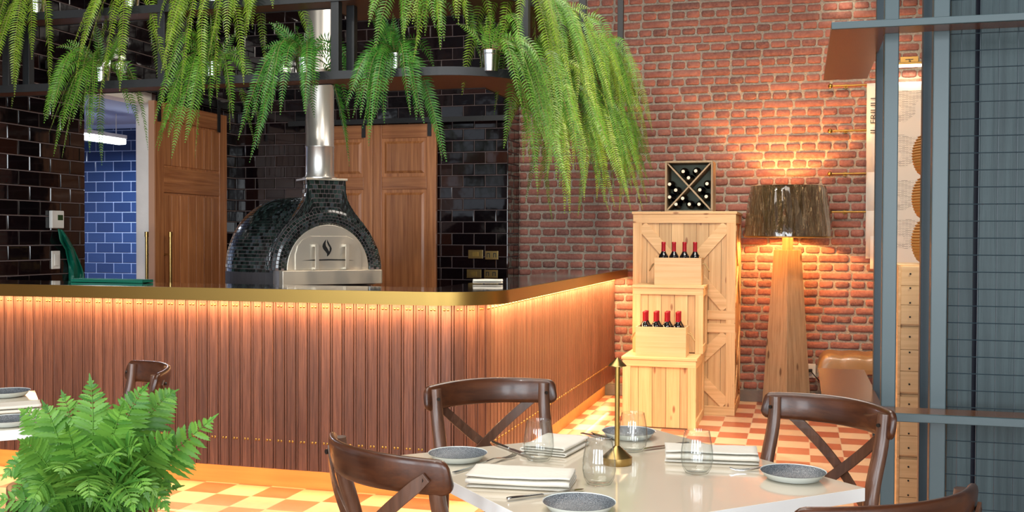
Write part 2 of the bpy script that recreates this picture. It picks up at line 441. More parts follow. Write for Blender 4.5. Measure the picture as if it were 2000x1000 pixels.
# left wall, with the doorway to the back room
XL = -5.0; OY0, OY1, OZ = 6.36, 7.17, 2.43
m = MB(); m.bb(XL-.135, XL, 2.2, OY0, 0, 4.1); m.bb(XL-.135, XL, OY1, 8.6, 0, 4.1); m.bb(XL-.135, XL, OY0, OY1, OZ, 4.1)
wl = struct('wall_left', m, M['grout_left'])
for (ya, yb_, za) in ((4.0, OY0, .8), (OY1+.05, 8.45, .8), (OY0, OY1+.05, 2.5)):
    obj('wall_tiles', tiles((XL, ya, 0), (0,1,0), (1,0,0), yb_-ya, za, 3.9, .2, .1, .005, None, .010), M['black_tile'], wl)
m = MB(); m.bb(XL-.14, XL+.012, OY1-.012, OY1+.05, 0, OZ+.02); m.bb(XL-.14, XL-.13+.135, OY0, OY1, OZ-.012, OZ+.085)
struct('trim_1', m, M['plaster_white'], bevel=.006)
# tiled wall behind the oven
YT = 8.45; XP = -2.405
m = MB(); m.bb(-5.13, XP, YT, 9.08, 0, 4.1); wt = struct('wall_oven', m, M['grout_dark'])
obj('wall_tiles', tiles((-5.0, YT, 0), (1,0,0), (0,-1,0), 5.0+XP, .8, 3.9, .2, .1, .005, None, .012), M['black_tile'], wt)
obj('side_tiles', tiles((XP, YT, 0), (0,1,0), (1,0,0), YW-YT-.01, .8, 3.9, .19, .1, .005, None, .006), M['black_tile'], wt)
# back room
m = MB(); m.bb(-7.4, -5.14, 8.70, 8.85, 0, 2.9); wr = struct('wall_room', m, M['grout_blue'])
obj('wall_tiles', tiles((-7.4, 8.70, 0), (1,0,0), (0,-1,0), 2.25, .3, 2.42, .2, .1, .006, None, .002), M['blue_tile'], wr)
m = MB(); m.bb(-7.4, -5.14, 5.6, 8.7, 2.46, 2.56); struct('ceiling_room', m, M['plaster_blue'])
m = MB(); m.bb(-7.5, -7.4, 5.6, 8.85, 0, 2.9); struct('wall_room_side', m, M['plaster_blue'])
m = MB(); m.bb(-7.4, -5.14, 5.5, 5.6, 0, 2.9); struct('wall_room_front', m, M['plaster_blue'])
a = atd(160, 262, 1); tb0 = V((-5.62, 7.25, 2.40)); 
t = thing('tube_light', 'white fluorescent batten light glowing in the blue tiled back room', 'ceiling light', (-5.9, 7.735, 2.24))
m = MB(); m.bb(-.05, .05, -.29, .29, 0, .035); obj('housing', m, M['white_plastic'], t, bevel=.004)
m = MB(); m.bb(-.045, .045, -.285, .285, -.05, 0); obj('diffuser', m, M['tube'], t, bevel=.01)
for y in (-.2, .2):
    m = MB(); m.tube([(0, y, .035), (0, y, .22)], .005, 8); obj('hanging_rod', m, M['white_plastic'], t)

# ------------------------------------------------------------------ bar counter
def lpath(off, xs=-4.985, ye=YW-.03, cx=-1.4227, cy=4.72, R=.34, n=16, step=.0):
    r = max(R-off, .02); ccx, ccy = cx-R, cy+R; out = [(xs, cy+off)]
    for k in range(n+1):
        a = -pi/2+pi/2*k/n; out.append((ccx+r*cos(a), ccy+r*sin(a)))
    out.append((cx-off, ye)); return out
ZT, ZB, ZP = 1.0974, 1.031, .1487
bar = thing('bar_counter', 'long rounded bar with vertical brown slats, brass edge and polished black top', 'bar', (-3.0, 5.0, 0))
bar_m = Matrix.Translation((-3.0, 5.0, 0)).inverted()
def bobj(name, m, mat, **k):
    m.v = [tuple(bar_m @ V(p)) for p in m.v]; return obj(name, m, mat, bar, **k)
m = MB(); m.band(lpath(0), ZT-ZB, .016, ZB); bobj('brass_edge', m, M['brass'], smooth=30)
o = lpath(.012); i_ = lpath(.47, R=.52)
i_ = [(-4.985, 5.20), (-1.875, 5.20), (-1.875, YW-.03)]
m = MB(); m.prism(o+i_[::-1], ZT-.03, ZT-.0015); bobj('top', m, M['black_top'])
m = MB(); m.prism(lpath(.018)+i_[::-1], ZB+.012, ZT-.03); bobj('substrate', m, M['bar_back'])
m = MB(); m.band(lpath(.122), ZB-ZP-.004, .03, ZP); bobj('backing', m, M['bar_back'])
# slats
def alongpath(off, start=0.):
    P = [V((p[0], p[1])) for p in lpath(off, n=40)]; seg = []
    for a, b in zip(P, P[1:]): seg.append((a, b, (b-a).length))
    tot = sum(s[2] for s in seg)
    def at(s):
        for a, b, l in seg:
            if s <= l: return a+(b-a)*(s/l), (b-a).normalized()
            s -= l
        return seg[-1][1], (seg[-1][1]-seg[-1][0]).normalized()
    return at, tot
at_, tot = alongpath(.112)
m = MB(); s = .02; centres = []
while s < tot-.06:
    p, tg = at_(s+.024); ang = atan2(tg.y, tg.x)
    m.box((p.x, p.y, (ZP+ZB)/2), (.0485, .013, ZB-ZP-.006), ang); centres.append((p, tg, ang))
    p, tg = at_(s+.0565); ang = atan2(tg.y, tg.x)
    m.box((p.x, p.y, (ZP+ZB)/2), (.0105, .009, ZB-ZP-.006), ang)
    s += .065
bobj('slat_cladding', m, M['bar_wood'], bevel=.0015, seg=1)
# screws in pairs at the head and foot of every slat
sm = MB(); sm.lathe([(.0001, 0.0042), (.004, .0036), (.006, .0018), (.0064, 0)], (0,0,0), 10)
scr = None; rest = MB(); cnt = 0
allsc = []
for (p, tg, ang) in centres:
    nr = V((tg.y, -tg.x))
    for z in (.30, ZB-.028):
        for d in (-.009, .009): allsc.append((V((p.x, p.y, z))+V((tg.x, tg.y, 0))*d+V((nr.x, nr.y, 0))*.0065, nr, z))
def key(s): return (s[0]-CO).length+(0 if (s[0].x > -4.3) else 50)
allsc.sort(key=key)
for q, nr, z in allsc:
    Mx = V((0,0,1)).rotation_difference(V((nr.x, nr.y, 0))).to_matrix().to_4x4()
    if cnt < 100:
        if scr is None:
            scr = obj('screw_head', sm, M['brass'], bar, smooth=60); c = scr
        else:
            c = scr.copy(); COL.objects.link(c); c.parent = bar
        c.matrix_local = Matrix.Translation(bar_m @ q) @ Mx; cnt += 1
    else:
        vs = [Matrix.Translation(q) @ Mx @ V(v) for v in sm.v]; rest.add(vs, sm.f)
r_ = bobj('screw_heads', rest, M['brass'], smooth=60); r_['kind'] = 'stuff'
m = MB(); m.bb(-4.985, -1.63, 5.05, 5.07, 0, ZP+.02); m.bb(-1.636, -1.616, 5.05, YW-.03, 0, ZP+.02); bobj('kick_board', m, M['bar_kick'])
m = MB(); m.prism(lpath(.125)+[(-1.66, YW-.03), (-1.66, 5.09), (-4.985, 5.09)], ZP+.002, ZP+.02); bobj('base_panel', m, M['bar_back'])
m = MB(); m.bb(-4.985, -1.875, 5.18, 5.195, 0, ZB+.02); m.bb(-1.875, -1.86, 5.18, YW-.03, 0, ZB+.02); bobj('rear_panel', m, M['bar_back'])
m = MB(); m.band(lpath(.035), .006, .012, ZB+.004); bobj('under_top_led', m, M['led'])
m = MB(); m.band(lpath(.16, ye=YW-.05), .006, .012, ZP-.005); bobj('plinth_led', m, M['led'])

def folded(name, label, c, rz, w, d, h, layers=3, group=None, mat=None, cat='napkin'):
    """cloth folded back and forth: layers of one sheet joined by round folds"""
    path = []; lh = h/layers
    for L in range(layers):
        z = lh*(L+.5); xs = [(-d/2+d*k/8) for k in range(9)]
        if L % 2: xs = xs[::-1]
        for x in xs: path.append((x*(1-.03*L), z))
        if L < layers-1:
            e = path[-1]; sg = 1 if e[0] > 0 else -1
            for k in (1, 2, 3): path.append((e[0]+sg*lh*.55*sin(pi*k/4), e[1]+lh*(1-cos(pi*k/4))/2))
    nx = 18; vs = []; fs = []; sd = random.random()*50
    for i in range(nx+1):
        u = (i/nx-.5)*w
        for (y, z) in path:
            n1 = noise.noise(V((u*9+sd, y*9, z*30))); n2 = noise.noise(V((u*14, y*14+sd, 3)))
            lift = (z/h)**1.5
            vs.append((u+n1*.006*(1 if abs(i-nx/2) > nx/2-1 else .3), y+n2*.006*lift, max(z+n1*.004*lift+n2*.003*lift, .0016)))
    n = len(path)
    for i in range(nx):
        for k in range(n-1): fs.append((i*n+k, i*n+k+1, (i+1)*n+k+1, (i+1)*n+k))
    m = MB(); m.add(vs, fs)
    o = obj(name, m, mat or M['napkin'], smooth=70, solid=.0026); o.location = c; o.rotation_euler = (0,0,rz)
    return tag(o, label, cat, group)
p = atz(953, 554, ZT)
folded('folded_towel', 'small white folded towel lying on the black bar top by the corner', (p.x, p.y, ZT), .3, .17, .07, .03, 3, cat='towel')

# ------------------------------------------------------------------ doors on rails
def panel_door(name, mw, mr, W, H, spec, T=.04):
    """spec: rects (u0,u1,z0,z1) of raised panels; local x along the door, y outward (-y is the face)"""
# left sliding door on the left wall (face towards +X)
D0, D1, DT = 7.105, 8.17, 2.44
ld = thing('sliding_door', 'brown panelled sliding door left of the oven with a tall brass pull', 'door', (XL+.03, D0, 0))
W = D1-D0
m = MB(); m.bb(.0, .03, 0.02, W-.02, .02, DT-.02); obj('core', m, M['door_wood'], ld)
boxes('stile', [(-.005, .045, a, b, .02, DT) for a, b in ((0, .12), (W-.12, W))], M['door_wood'], ld, bevel=.004)
boxes('rail', [(-.004, .043, .12, W-.12, a, b) for a, b in ((.02, .22), (1.72, 1.92), (DT-.14, DT))], M['door_wood_x'], ld, bevel=.004)
m = MB()
for (z0, z1) in ((.24, 1.70), (1.94, DT-.16)):
    k = 0; n = 7; w = (W-.24)/n
    for k in range(n): m.bb(.01, .036, .12+k*w+.003, .12+(k+1)*w-.003, z0, z1)
obj('plank_infill', m, M['door_wood'], ld, bevel=.003)
m = MB(); m.bb(-.006, .046, -.012, 0, .02, DT); obj('edge_strip', m, plain('pale door edge', (.50,.27,.16), .5), ld)
for sx, y0 in ((.10, atx(333, 500, XL+.13).y-D0), (-.06, .038)):
    m = MB()
    m.tube([(sx, y0, .55), (sx, y0, 1.37)], .013, 14); m.cyl((sx, y0, 0), .017, 1.36, 1.40, 14); m.cyl((sx, y0, 0), .017, .52, .56, 14)
    for z in (.72, 1.22): m.tube([(sx, y0, z), (.02 if sx > 0 else .02, y0, z)], .007, 10)
    obj('pull_handle', m, M['brass_dark'], ld, smooth=40)
m = MB(); m.bb(.046, .054, .03, .07, DT-.16, DT+.12); obj('hanger_strap', m, M['black'], ld)
m = MB(); m.bb(.046, .054, W-.16, W-.12, DT-.16, DT+.12); obj('hanger_strap', m, M['black'], ld)
m = MB(); m.bb(XL+.055, XL+.065, 5.9, 8.42, DT+.06, DT+.115)
for y in (6.1, 7.3, 8.3): m.tube([(XL+.005, y, DT+.09), (XL+.06, y, DT+.09)], .008, 8)
tag(obj('door_rail', m, M['black']), 'black steel rail carrying the sliding door on the left wall', 'door rail')
# right pair of doors in front of the tiled wall
DY = 8.37; RT = aty(760, 243, DY).z
def leafdoor(label, x0, x1):
    W = x1-x0; t = thing('panelled_door', label, 'door', (x0, DY, 0))
    m = MB(); m.bb(.01, W-.01, .008, .034, .03, RT-.01); obj('core', m, M['door_wood'], t)
    boxes('stile', [(a, b, 0, .042, .02, RT) for a, b in ((0, .085), (W-.085, W))], M['door_wood'], t, bevel=.004)
    z1 = aty(760, 345, DY).z; z2 = aty(760, 370, DY).z
    boxes('rail', [(.085, W-.085, .002, .040, a, b) for a, b in ((.02, .2), (z2, z1), (RT-.12, RT))], M['door_wood_xx'], t, bevel=.004)
    for a, b in ((.22, z2-.02), (z1+.02, RT-.14)):
        m = MB(); x0_, x1_ = .10, W-.10
        vs = [(x0_, .012, a), (x1_, .012, a), (x1_, .012, b), (x0_, .012, b), (x0_+.03, -.002, a+.03), (x1_-.03, -.002, a+.03), (x1_-.03, -.002, b-.03), (x0_+.03, -.002, b-.03)]
        m.add(vs, [(4,5,6,7), (0,1,5,4), (1,2,6,5), (2,3,7,6), (3,0,4,7), (0,3,2,1)])
        obj('raised_panel', m, M['door_wood'], t)
    for a in ((W-.075,) if x1 > -3.3 else (W-.10,)):
        m = MB(); m.bb(a, a+.035, -.008, 0, RT-.11, RT+.05); obj('hanger_strap', m, M['black'], t)
    return t
xa, xb, xc = aty(614, 400, DY).x, aty(728, 400, DY).x, aty(851, 400, DY).x
leafdoor('brown panelled door leaf directly behind the chimney pipe', xa, xb-.003)
leafdoor('brown panelled door leaf right of the oven, beside the tiled pillar', xb, xc)
zr = aty(760, 236, 8.33).z
m = MB(); m.bb(aty(562, 240, 8.33).x, aty(990, 228, 8.33).x, 8.335, 8.345, zr-.022, zr+.022)
for px in (575, 700, 870, 975):
    x = aty(px, 236, 8.33).x; m.tube([(x, 8.34, zr), (x, YT, zr)], .008, 8)
m.bb(aty(941, 236, 8.33).x, aty(943, 236, 8.33).x, 8.33, 8.335, zr-.024, zr+.024)
tag(obj('door_rail', m, M['black_metal']), 'dark flat steel rail above the doors right of the chimney', 'door rail')

# wall devices
def wallx(px0, py0, px1, py1, x):  # rectangle on the left wall
    a = atx(px0, py0, x); b = atx(px1, py1, x); return a, b
a, b = wallx(98, 411, 122, 446, XL+.02)
t = thing('thermostat', 'white thermostat with a green display on the black tiled wall', 'thermostat', (XL+.008, (a.y+b.y)/2, (a.z+b.z)/2))
w, h = abs(b.y-a.y), abs(a.z-b.z)
m = MB(); m.bb(0, .028, -w/2, w/2, -h/2, h/2); obj('case', m, M['white_plastic'], t, bevel=.006, seg=3)
m = MB(); m.bb(.0275, .0295, -.005, w*.38, -.005, h*.26); obj('display', m, M['screen'], t)
a, b = wallx(101, 490, 117, 525, XL+.015); w, h = abs(b.y-a.y), abs(a.z-b.z)
t = thing('light_switch', 'white rocker switch plate below the thermostat', 'switch', (XL+.008, (a.y+b.y)/2, (a.z+b.z)/2))
m = MB(); m.bb(0, .01, -w/2, w/2, -h/2, h/2); obj('cover_plate', m, M['white_plastic'], t, bevel=.003)
m = MB(); m.bb(.01, .015, -w*.25, w*.25, -h*.32, h*.32); obj('rocker', m, M['white_plastic'], t, bevel=.002)
lab = ['upper left brass socket plate on the black tiled pillar', 'upper right brass socket plate on the black tiled pillar', 'lower left brass socket plate on the black tiled pillar', 'lower right brass socket plate on the black tiled pillar']
for k, (x0, y0, x1, y1) in enumerate(((915, 488, 943, 505), (948, 490, 973, 507), (912, 526, 940, 543), (946, 527, 972, 543))):
    a = aty(x0, y0, YT-.01); b = aty(x1, y1, YT-.01); w, h = b.x-a.x, a.z-b.z
    t = thing('wall_socket', lab[k], 'socket', ((a.x+b.x)/2, YT-.008, (a.z+b.z)/2), group='brass socket plates on the pillar')
    m = MB(); m.bb(-w/2, w/2, -.009, 0, -h/2, h/2); obj('cover_plate', m, M['brass_dark'], t, bevel=.002)
    for sx in ((-.25, .25) if k % 2 else (0,)):
        m = MB(); u = .09*w; hh = h*.26
        if k % 2: m.plate([(sx*w-u-.004, -hh), (sx*w-u+.004, -hh), (sx*w-u+.004, hh*.6), (sx*w+u-.004, hh*.6), (sx*w+u-.004, -hh), (sx*w+u+.004, -hh), (sx*w+u+.004, hh), (sx*w-u-.004, hh)], Matrix.Translation((0, -.0105, 0)), .0015)
        else: m.bb(-w*.2, w*.2, -.0125, -.009, -h*.26, h*.26)
        obj('socket_slot' if k % 2 else 'rocker', m, M['bolt'] if k % 2 else M['brass'], t)

# green cloth hanging by the switch and the green tray on the bar
m = MB(); vs = []; fs = []
pts_l = [(113, 447), (117, 470), (128, 488), (134, 520), (134, 556)]; pts_r = [(122, 449), (134, 466), (146, 488), (163, 530), (166, 556)]
N = 14
def lerp_list(L, t):
    k = t*(len(L)-1); i = min(int(k), len(L)-2); f = k-i; return (L[i][0]+(L[i+1][0]-L[i][0])*f, L[i][1]+(L[i+1][1]-L[i][1])*f)
for i in range(N+1):
    l = lerp_list(pts_l, i/N); r = lerp_list(pts_r, i/N)
    for k in range(7):
        q = k/6; pp = (l[0]+(r[0]-l[0])*q, l[1]+(r[1]-l[1])*q)
        vs.append(atx(pp[0], pp[1], XL+.03+.022*sin(q*9+i*.4)*min(1, i/4)))
for i in range(N):
    for k in range(6): fs.append((i*7+k, i*7+k+1, (i+1)*7+k+1, (i+1)*7+k))
m.add(vs, fs); tag(obj('hanging_cloth', m, M['green'], smooth=60, solid=.004), 'dark green cloth hanging below the thermostat on the left wall', 'cloth')
a = atz(172, 560, ZT); b = atz(284, 560, ZT)
m = MB(); y = 5.12
xa_, xb_ = aty(150, 555, y).x, aty(289, 555, y).x
m.bb(xa_, xb_, y-.05, y+.05, ZT, ZT+.006)
m.bb(xa_, xb_, y-.05, y-.044, ZT, ZT+.018); m.bb(xa_, xb_, y+.044, y+.05, ZT, ZT+.018); m.bb(xb_-.006, xb_, y-.05, y+.05, ZT, ZT+.018); m.bb(xa_, xa_+.006, y-.05, y+.05, ZT, ZT+.018)
tag(obj('bar_tray', m, M['green'], bevel=.002), 'long shallow green tray on the left end of the bar top', 'tray')

# ------------------------------------------------------------------ pizza oven
ob = atd(648, 544, 6.6); OX, OY = ob.x, ob.y
OZ0 = HC-(557-465)/FPX*6.6
m = MB()
oven = thing('pizza_oven', 'black mosaic dome pizza oven with steel door and tall chimney pipe', 'oven', (OX, OY, 0), radians(45))
m = MB(); m.bb(-.34, .34, .14, 1.0, 0, OZ0-.02); obj('stand', m, M['grout_dark'], oven, bevel=.01)
zf = OZ0+.09   # top of the steel shelf
m = MB(); m.cyl((0, .60, 0), .515, OZ0-.02, zf-.012, 64); obj('base_slab', m, plain('dark cement', (.06,.055,.06), .6), oven, bevel=.008)
# flared front body: silhouettes at heights, from base to cowl top
S = 6.6/2010/cos(radians(19.5))
def hz(py): return zf+(530-py)*6.6/2010
prof = [(530, 109), (515, 108), (500, 105), (485, 100), (470, 93), (455, 85), (440, 74), (428, 64), (416, 55), (405, 48), (394, 42), (382, 38.5), (368, 37.5), (353, 37.5)]
def body_depth(k):  # front y stays flat, back moves forward towards the cowl
    return .10, .34-.12*k
mos = MB(); base = MB()
def mosaic(surf, nu, nv, gap=.12, lift=.004):
    """separate bevelled chips on surf(u,v)->point, u,v in 0..1"""
    for j in range(nv):
        off = .5 if j % 2 else 0
        for i in range(nu):
            u0, u1 = (i+off+gap/2)/nu, (i+off+1-gap/2)/nu
            if u1 > 1: continue
            v0, v1 = (j+gap/2)/nv, (j+1-gap/2)/nv
            q = [surf(u0, v0), surf(u1, v0), surf(u1, v1), surf(u0, v1)]
            n = (q[1]-q[0]).cross(q[3]-q[0])
            if n.length < 1e-9: continue
            n.normalize(); c = sum(q, V())/4
            j_ = V((random.uniform(-1,1), random.uniform(-1,1), random.uniform(-1,1)))*.0006
            vs = [p-n*.001 for p in q]+[p+(c-p)*.10+n*lift+j_ for p in q]
            mos.add(vs, [(4,5,6,7)]+[(k, (k+1) % 4, 4+(k+1) % 4, 4+k) for k in range(4)])
    # backing
    N, K = 48, 24; o = len(base.v)
    vs = [surf(i/N, k/K) for k in range(K+1) for i in range(N+1)]
    base.add(vs, [(k*(N+1)+i, k*(N+1)+i+1, (k+1)*(N+1)+i+1, (k+1)*(N+1)+i) for k in range(K) for i in range(N)])
def hw(t):  # half width along the profile t 0..1 and height
    k = t*(len(prof)-1); i = min(int(k), len(prof)-2); f = k-i
    py = prof[i][0]+(prof[i+1][0]-prof[i][0])*f; w = prof[i][1]+(prof[i+1][1]-prof[i][1])*f
    return w*S, hz(py)
RI_w, RI_h = 79*S, (530-441)*6.6/2010    # steel arch outer radius
def front(u, v):  # front face with hole left for the arch: from arch ring outwards
    a = pi*(1-u)
    ix, iz = RI_w*cos(a), zf+RI_h*sin(a)
    # outer: matching angle on the silhouette
    t = 1-abs(2*u-1); # 0 at base,1 at top
    wv, zz = hw(min(t*1.0, 1))
    if t > .86: wv = hw(1)[0]*(1-(t-.86)/.14); zz = hw(1)[1]
    else: wv, zz = hw(t/.86)
    ox = -wv if u < .5 else wv
    return V((ix+(ox-ix)*v, .10, iz+(zz-iz)*v))
mosaic(front, 56, 10)
def side(u, v):   # sides and back of the flared body
    # u: around from front-left, back, to front-right ; v: height
    wv, zz = hw(v); d0, d1 = .10, .40-.12*v
    a = pi*u
    x = -wv*cos(a); y = d0+(d1-d0)*sin(a)**.7 if 0 < u < 1 else d0
    return V((x, y, zz))
mosaic(lambda u, v: side(1-u, v), 48, 22)
# raised ring over the arch
def ring(u, v):
    a = pi*(1-u); r = 1+.33*v; b = sin(pi*min(max(v, 0), 1))
    return V((RI_w*r*cos(a), .085-.022*b**.5 if 0 < v < 1 else .095, zf+RI_h*r*sin(a)))
mosaic(ring, 44, 5)
DR, DC = .51, .60
def dome(u, v):
    a = 2*pi*u; e = v*pi/2; rr = DR*cos(e)**.75 if v < 1 else 0
    return V((rr*cos(a)*1.0, DC+rr*sin(a), zf-.02+.50*sin(e)))
mosaic(dome, 120, 32)
obj('mosaic', mos, M['mosaic'], oven); obj('shell', base, M['grout_dark'], oven, smooth=40)
m = MB(); cw = hw(1)[0]; zt_ = hw(1)[1]
m.bb(-cw-.01, cw+.01, .09, .30, zt_-.002, zt_+.012); obj('cowl_cap', m, M['steel'], oven, bevel=.002)
# pipe
pr = .092; pc = (-.015, .19)
zp_ = zt_+.012; m = MB()
m.lathe([(pr+.02, zp_), (pr+.02, zp_+.008), (pr+.004, zp_+.012), (pr, zp_+.03), (pr, zp_+.20), (pr+.003, zp_+.205), (pr+.003, zp_+.212), (pr, zp_+.217), (pr, zp_+.70), (pr+.003, zp_+.705), (pr+.003, zp_+.712), (pr, zp_+.717), (pr, 4.09)], (pc[0], pc[1], 0), 40)
obj('chimney_pipe', m, M['pipe'], oven, smooth=50)
# steel arch, door, shelf
def arch(w, h, n=28): return [(-w, 0)]+[(w*cos(pi-pi*k/n), h*sin(pi*k/n)) for k in range(1, n)]+[(w, 0)]
m = MB(); m.plate(arch(RI_w, RI_h), Matrix.Translation((0, .062, zf)), .04); obj('arch_plate', m, M['steel'], oven, bevel=.003)
dw, dh = 64*S, (530-464)*6.6/2010
dout = [(-dw, 0), (-dw, dh*.45), (-dw*.93, dh*.72), (-dw*.78, dh*.9), (-dw*.55, dh), (dw*.55, dh), (dw*.78, dh*.9), (dw*.93, dh*.72), (dw, dh*.45), (dw, 0)]
m = MB(); m.plate(dout, Matrix.Translation((0, .052, zf+.001)), .012); dr = obj('oven_door', m, M['steel'], oven, bevel=.0015)
m = MB()
for x in (-.094, .110):
    m.bb(x-.012, x+.012, .008, .016, zf+.004, zf+.165); m.bb(x-.012, x+.012, .008, .054, zf+.150, zf+.165); m.bb(x-.012, x+.012, .008, .054, zf+.004, zf+.018)
obj('door_handle', m, M['steel'], dr, bevel=.001)
# flame emblem and swoosh in black
def zz(px, py): return ((px-648)*S, (530-py)*6.6/2010)
fl1 = [(643,470),(640,474),(637,479),(636,484),(638,489),(642,494),(645,498),(645,503),(648,499),(649,494),(646,488),(643,483),(642,478)]
fl2 = [(645,470),(645,476),(647,481),(650,486),(650,492),(647,498),(645,504),(650,499),(653,493),(654,488),(652,483),(649,478),(647,474)]
m = MB()
for f in (fl1, fl2): m.plate([zz(a-1, b) for a, b in f], Matrix.Translation((0, .050, zf)), .002)
m.plate([zz(597, 511), zz(620, 509.3), (0*S, (530-508.6)*6.6/2010), zz(676, 509.3), zz(698, 512), zz(676, 511.5), zz(648, 511.2), zz(620, 511.5)], Matrix.Translation((0, .050, zf)), .002)
obj('flame_emblem', m, M['black'], dr)
m = MB(); out = [(-.345, .03), (-.345, -.005), (-.33, -.03), (.33, -.03), (.345, -.005), (.345, .03), (.345, .13), (-.345, .13)]
m.prism(out, OZ0, zf); obj('steel_shelf', m, M['steel'], oven, bevel=.003)

# ------------------------------------------------------------------ overhead rack
def rackpath(off, cx=-1.33, cy=4.80, R=.46, xs=-4.985, ye=8.6): return lpath(off, xs=xs, ye=ye, cx=cx, cy=cy, R=R)
rack = thing('overhead_rack', 'two tier black steel plant rack hanging over the bar', 'rack', (-3.0, 5.0, 2.165))
rm = Matrix.Translation((-3.0, 5.0, 2.165)).inverted()
def robj(name, m, mat, **k):
    m.v = [tuple(rm @ V(p)) for p in m.v]; return obj(name, m, mat, rack, **k)
LEVELS = (2.165, 2.56)
for z in LEVELS:
    inner = [(-1.64, 8.6), (-1.64, 5.30), (-2.38, 5.30), (-2.38, 4.97), (-4.985, 4.97)]
    m = MB(); m.prism(rackpath(.006)+inner, z+.004, z+.026); robj('shelf_board', m, M['rack_under'])
    m = MB(); m.band(rackpath(0), .042, .008, z)
    m.band(inner, .042, .008, z); robj('shelf_rim', m, M['black_metal'], smooth=30)
rp = []
for px, Y in ((16, 4.83), (319, 4.83), (657, 4.83)):
    rp.append((aty(px, 100, Y).x, Y+.0))
for Y in (5.10, 6.55, 8.0): rp.append((-1.36, Y))
for i, (x, y) in enumerate(rp):
    m = MB(); m.bb(x-.022, x+.022, y-.022, y+.022, 2.169, 4.1); robj('post', m, M['black_metal'], bevel=.002)
    if y < 5: m = MB(); m.bb(x-.022+.03, x+.022+.03, y+.10, y+.144, 2.169, 4.1); robj('post', m, M['black_metal'], bevel=.002)

def frond(m, st, base, d, L, droop, pl, n, face=V((0,-1,0)), curl=0):
    """one fern frond: rachis with a ladder of paired leaflets that thin out to the tip"""
    p = V(base); d = V(d).normalized(); ds = L/n; pts = [p.copy()]; fr = []
    fv = (V(face)+V((random.gauss(0,.45), random.gauss(0,.45), random.gauss(0,.25)))).normalized()
    for i in range(n):
        g = min(1, max(0, 1-i/n*.5))
        d = (d+V((curl*ds*.6, 0, -droop*ds*(1.0 if d.z > -.92 else .15)))).normalized()
        p = p+d*ds
        mixf = min(1, i/n*2.2); up_ = V((0,0,1))*(1-mixf)*.8+fv*(.35+mixf)
        side = d.cross(up_).normalized(); nr = side.cross(d).normalized()
        pts.append(p.copy()); fr.append((p.copy(), d.copy(), side, nr))
    for i, (q, t, s, nr) in enumerate(fr):
        f = (i+1)/n
        if f < .10: continue
        l = pl*min(1, .35+(f-.06)*3.5)*(1-max(0, (f-.50)/.50)**1.5*.9)
        for sg in (-1, 1):
            dirr = (s*sg+t*(.18+.5*f*f)+nr*random.uniform(-.22, .05)+V((random.gauss(0,.06), random.gauss(0,.06), random.uniform(-.12,.03)))).normalized()
            w = ds*.30*(.75+.25*l/pl)
            b0 = q+nr*.0; mid = q+dirr*l*.5-nr*l*.02; tip = q+dirr*l+t*l*.22-nr*l*.12
            m.add([b0-t*w*.55, b0+t*w*.55, mid+t*w*1.15, tip, mid-t*w*.85], [(0,1,2,4), (4,2,3)])
    sub_ = pts[::2]
    st.tube(sub_, [.0015*(1-.7*k/max(1, len(sub_)-1)) for k in range(len(sub_))], 4, cap=False)
def bucket(parent, r=.052, h=.105):
    m = MB(); m.lathe([(.0001, 0), (r*.78, 0), (r*.80, .004), (r*.95, h*.78), (r*1.0, h*.79), (r*1.0, h*.84), (r*.97, h*.85), (r*1.0, h*.98), (r*1.04, h), (r*.96, h), (r*.9, h*.8), (.0001, h*.8)], (0,0,0), 28)
    b = obj('metal_pot', m, M['chrome'], parent, smooth=35)
    return b
def fern(label, loc, mats, nf, Lr, out=None, seed=0, group=None, bias=0., pl=.046, el=(25, 80), droop=(9, 17), crown=9, spread=.75):
    random.seed(1000+seed); t = thing('potted_fern', label, 'fern', loc, group=group); bucket(t)
    m = MB(); st = MB(); fc = V((out[0]*.8, out[1]*.6-.6, .15)) if out else V((0,-1,.1))
    for k in range(nf):
        if out is not None and random.random() < bias: a = atan2(out[1], out[0])+random.gauss(0, spread)
        else: a = random.random()*2*pi
        e = radians(random.uniform(*el)); L = random.uniform(*Lr)*(1 if random.random() < .8 else .6)
        frond(m, st, (.02*cos(a), .02*sin(a), .095), (cos(a)*cos(e), sin(a)*cos(e), sin(e)), L, random.uniform(*droop), pl*random.uniform(.8, 1.15), int(L/.0145), fc, curl=random.uniform(-1, 1))
    for k in range(crown):
        a = random.random()*2*pi; e = radians(random.uniform(55, 88)); L = random.uniform(.17, .30)
        frond(m, st, (.02*cos(a), .02*sin(a), .095), (cos(a)*cos(e), sin(a)*cos(e), sin(e)), L, random.uniform(3, 8), pl*.85, int(L/.0125), fc, curl=random.uniform(-1, 1))
    obj('foliage', m, mats, t); obj('stems', st, M['stem'], t)
    return t
ordn = ['first', 'second', 'third', 'fourth', 'fifth', 'sixth', 'seventh', 'eighth', 'ninth', 'tenth']
ZL, ZU = 2.165+.026, 2.56+.026
sd = 0
low = [(198, 'fern in a steel pot above the doorway on the lower hanging shelf'), (414, 'bushy fern on the lower hanging shelf in front of the left sliding door'), (596, 'dark fern on the lower hanging shelf just left of the chimney pipe'), (772, 'tall dark green fern on the lower hanging shelf right of the chimney pipe')]
for k, (px, lb) in enumerate(low):
    p = aty(px, 130, 4.895); sd += 1
    fern(lb, (p.x, 4.895, ZL), M['fern_dark'] if k > 1 else M['fern_mid'], 26, (.36, .66), (-.1, -1), sd, 'ferns on the lower hanging shelf', .55, .041)
    o = COL.objects
p = aty(957, 130, 4.93)
fern('fern in a shiny steel bucket at the rounded corner of the lower hanging shelf', (p.x, 4.93, ZL), M['fern_mid'], 26, (.40, .74), (1, .25), 31, 'ferns on the lower hanging shelf', 1., .041, spread=.4, crown=6)
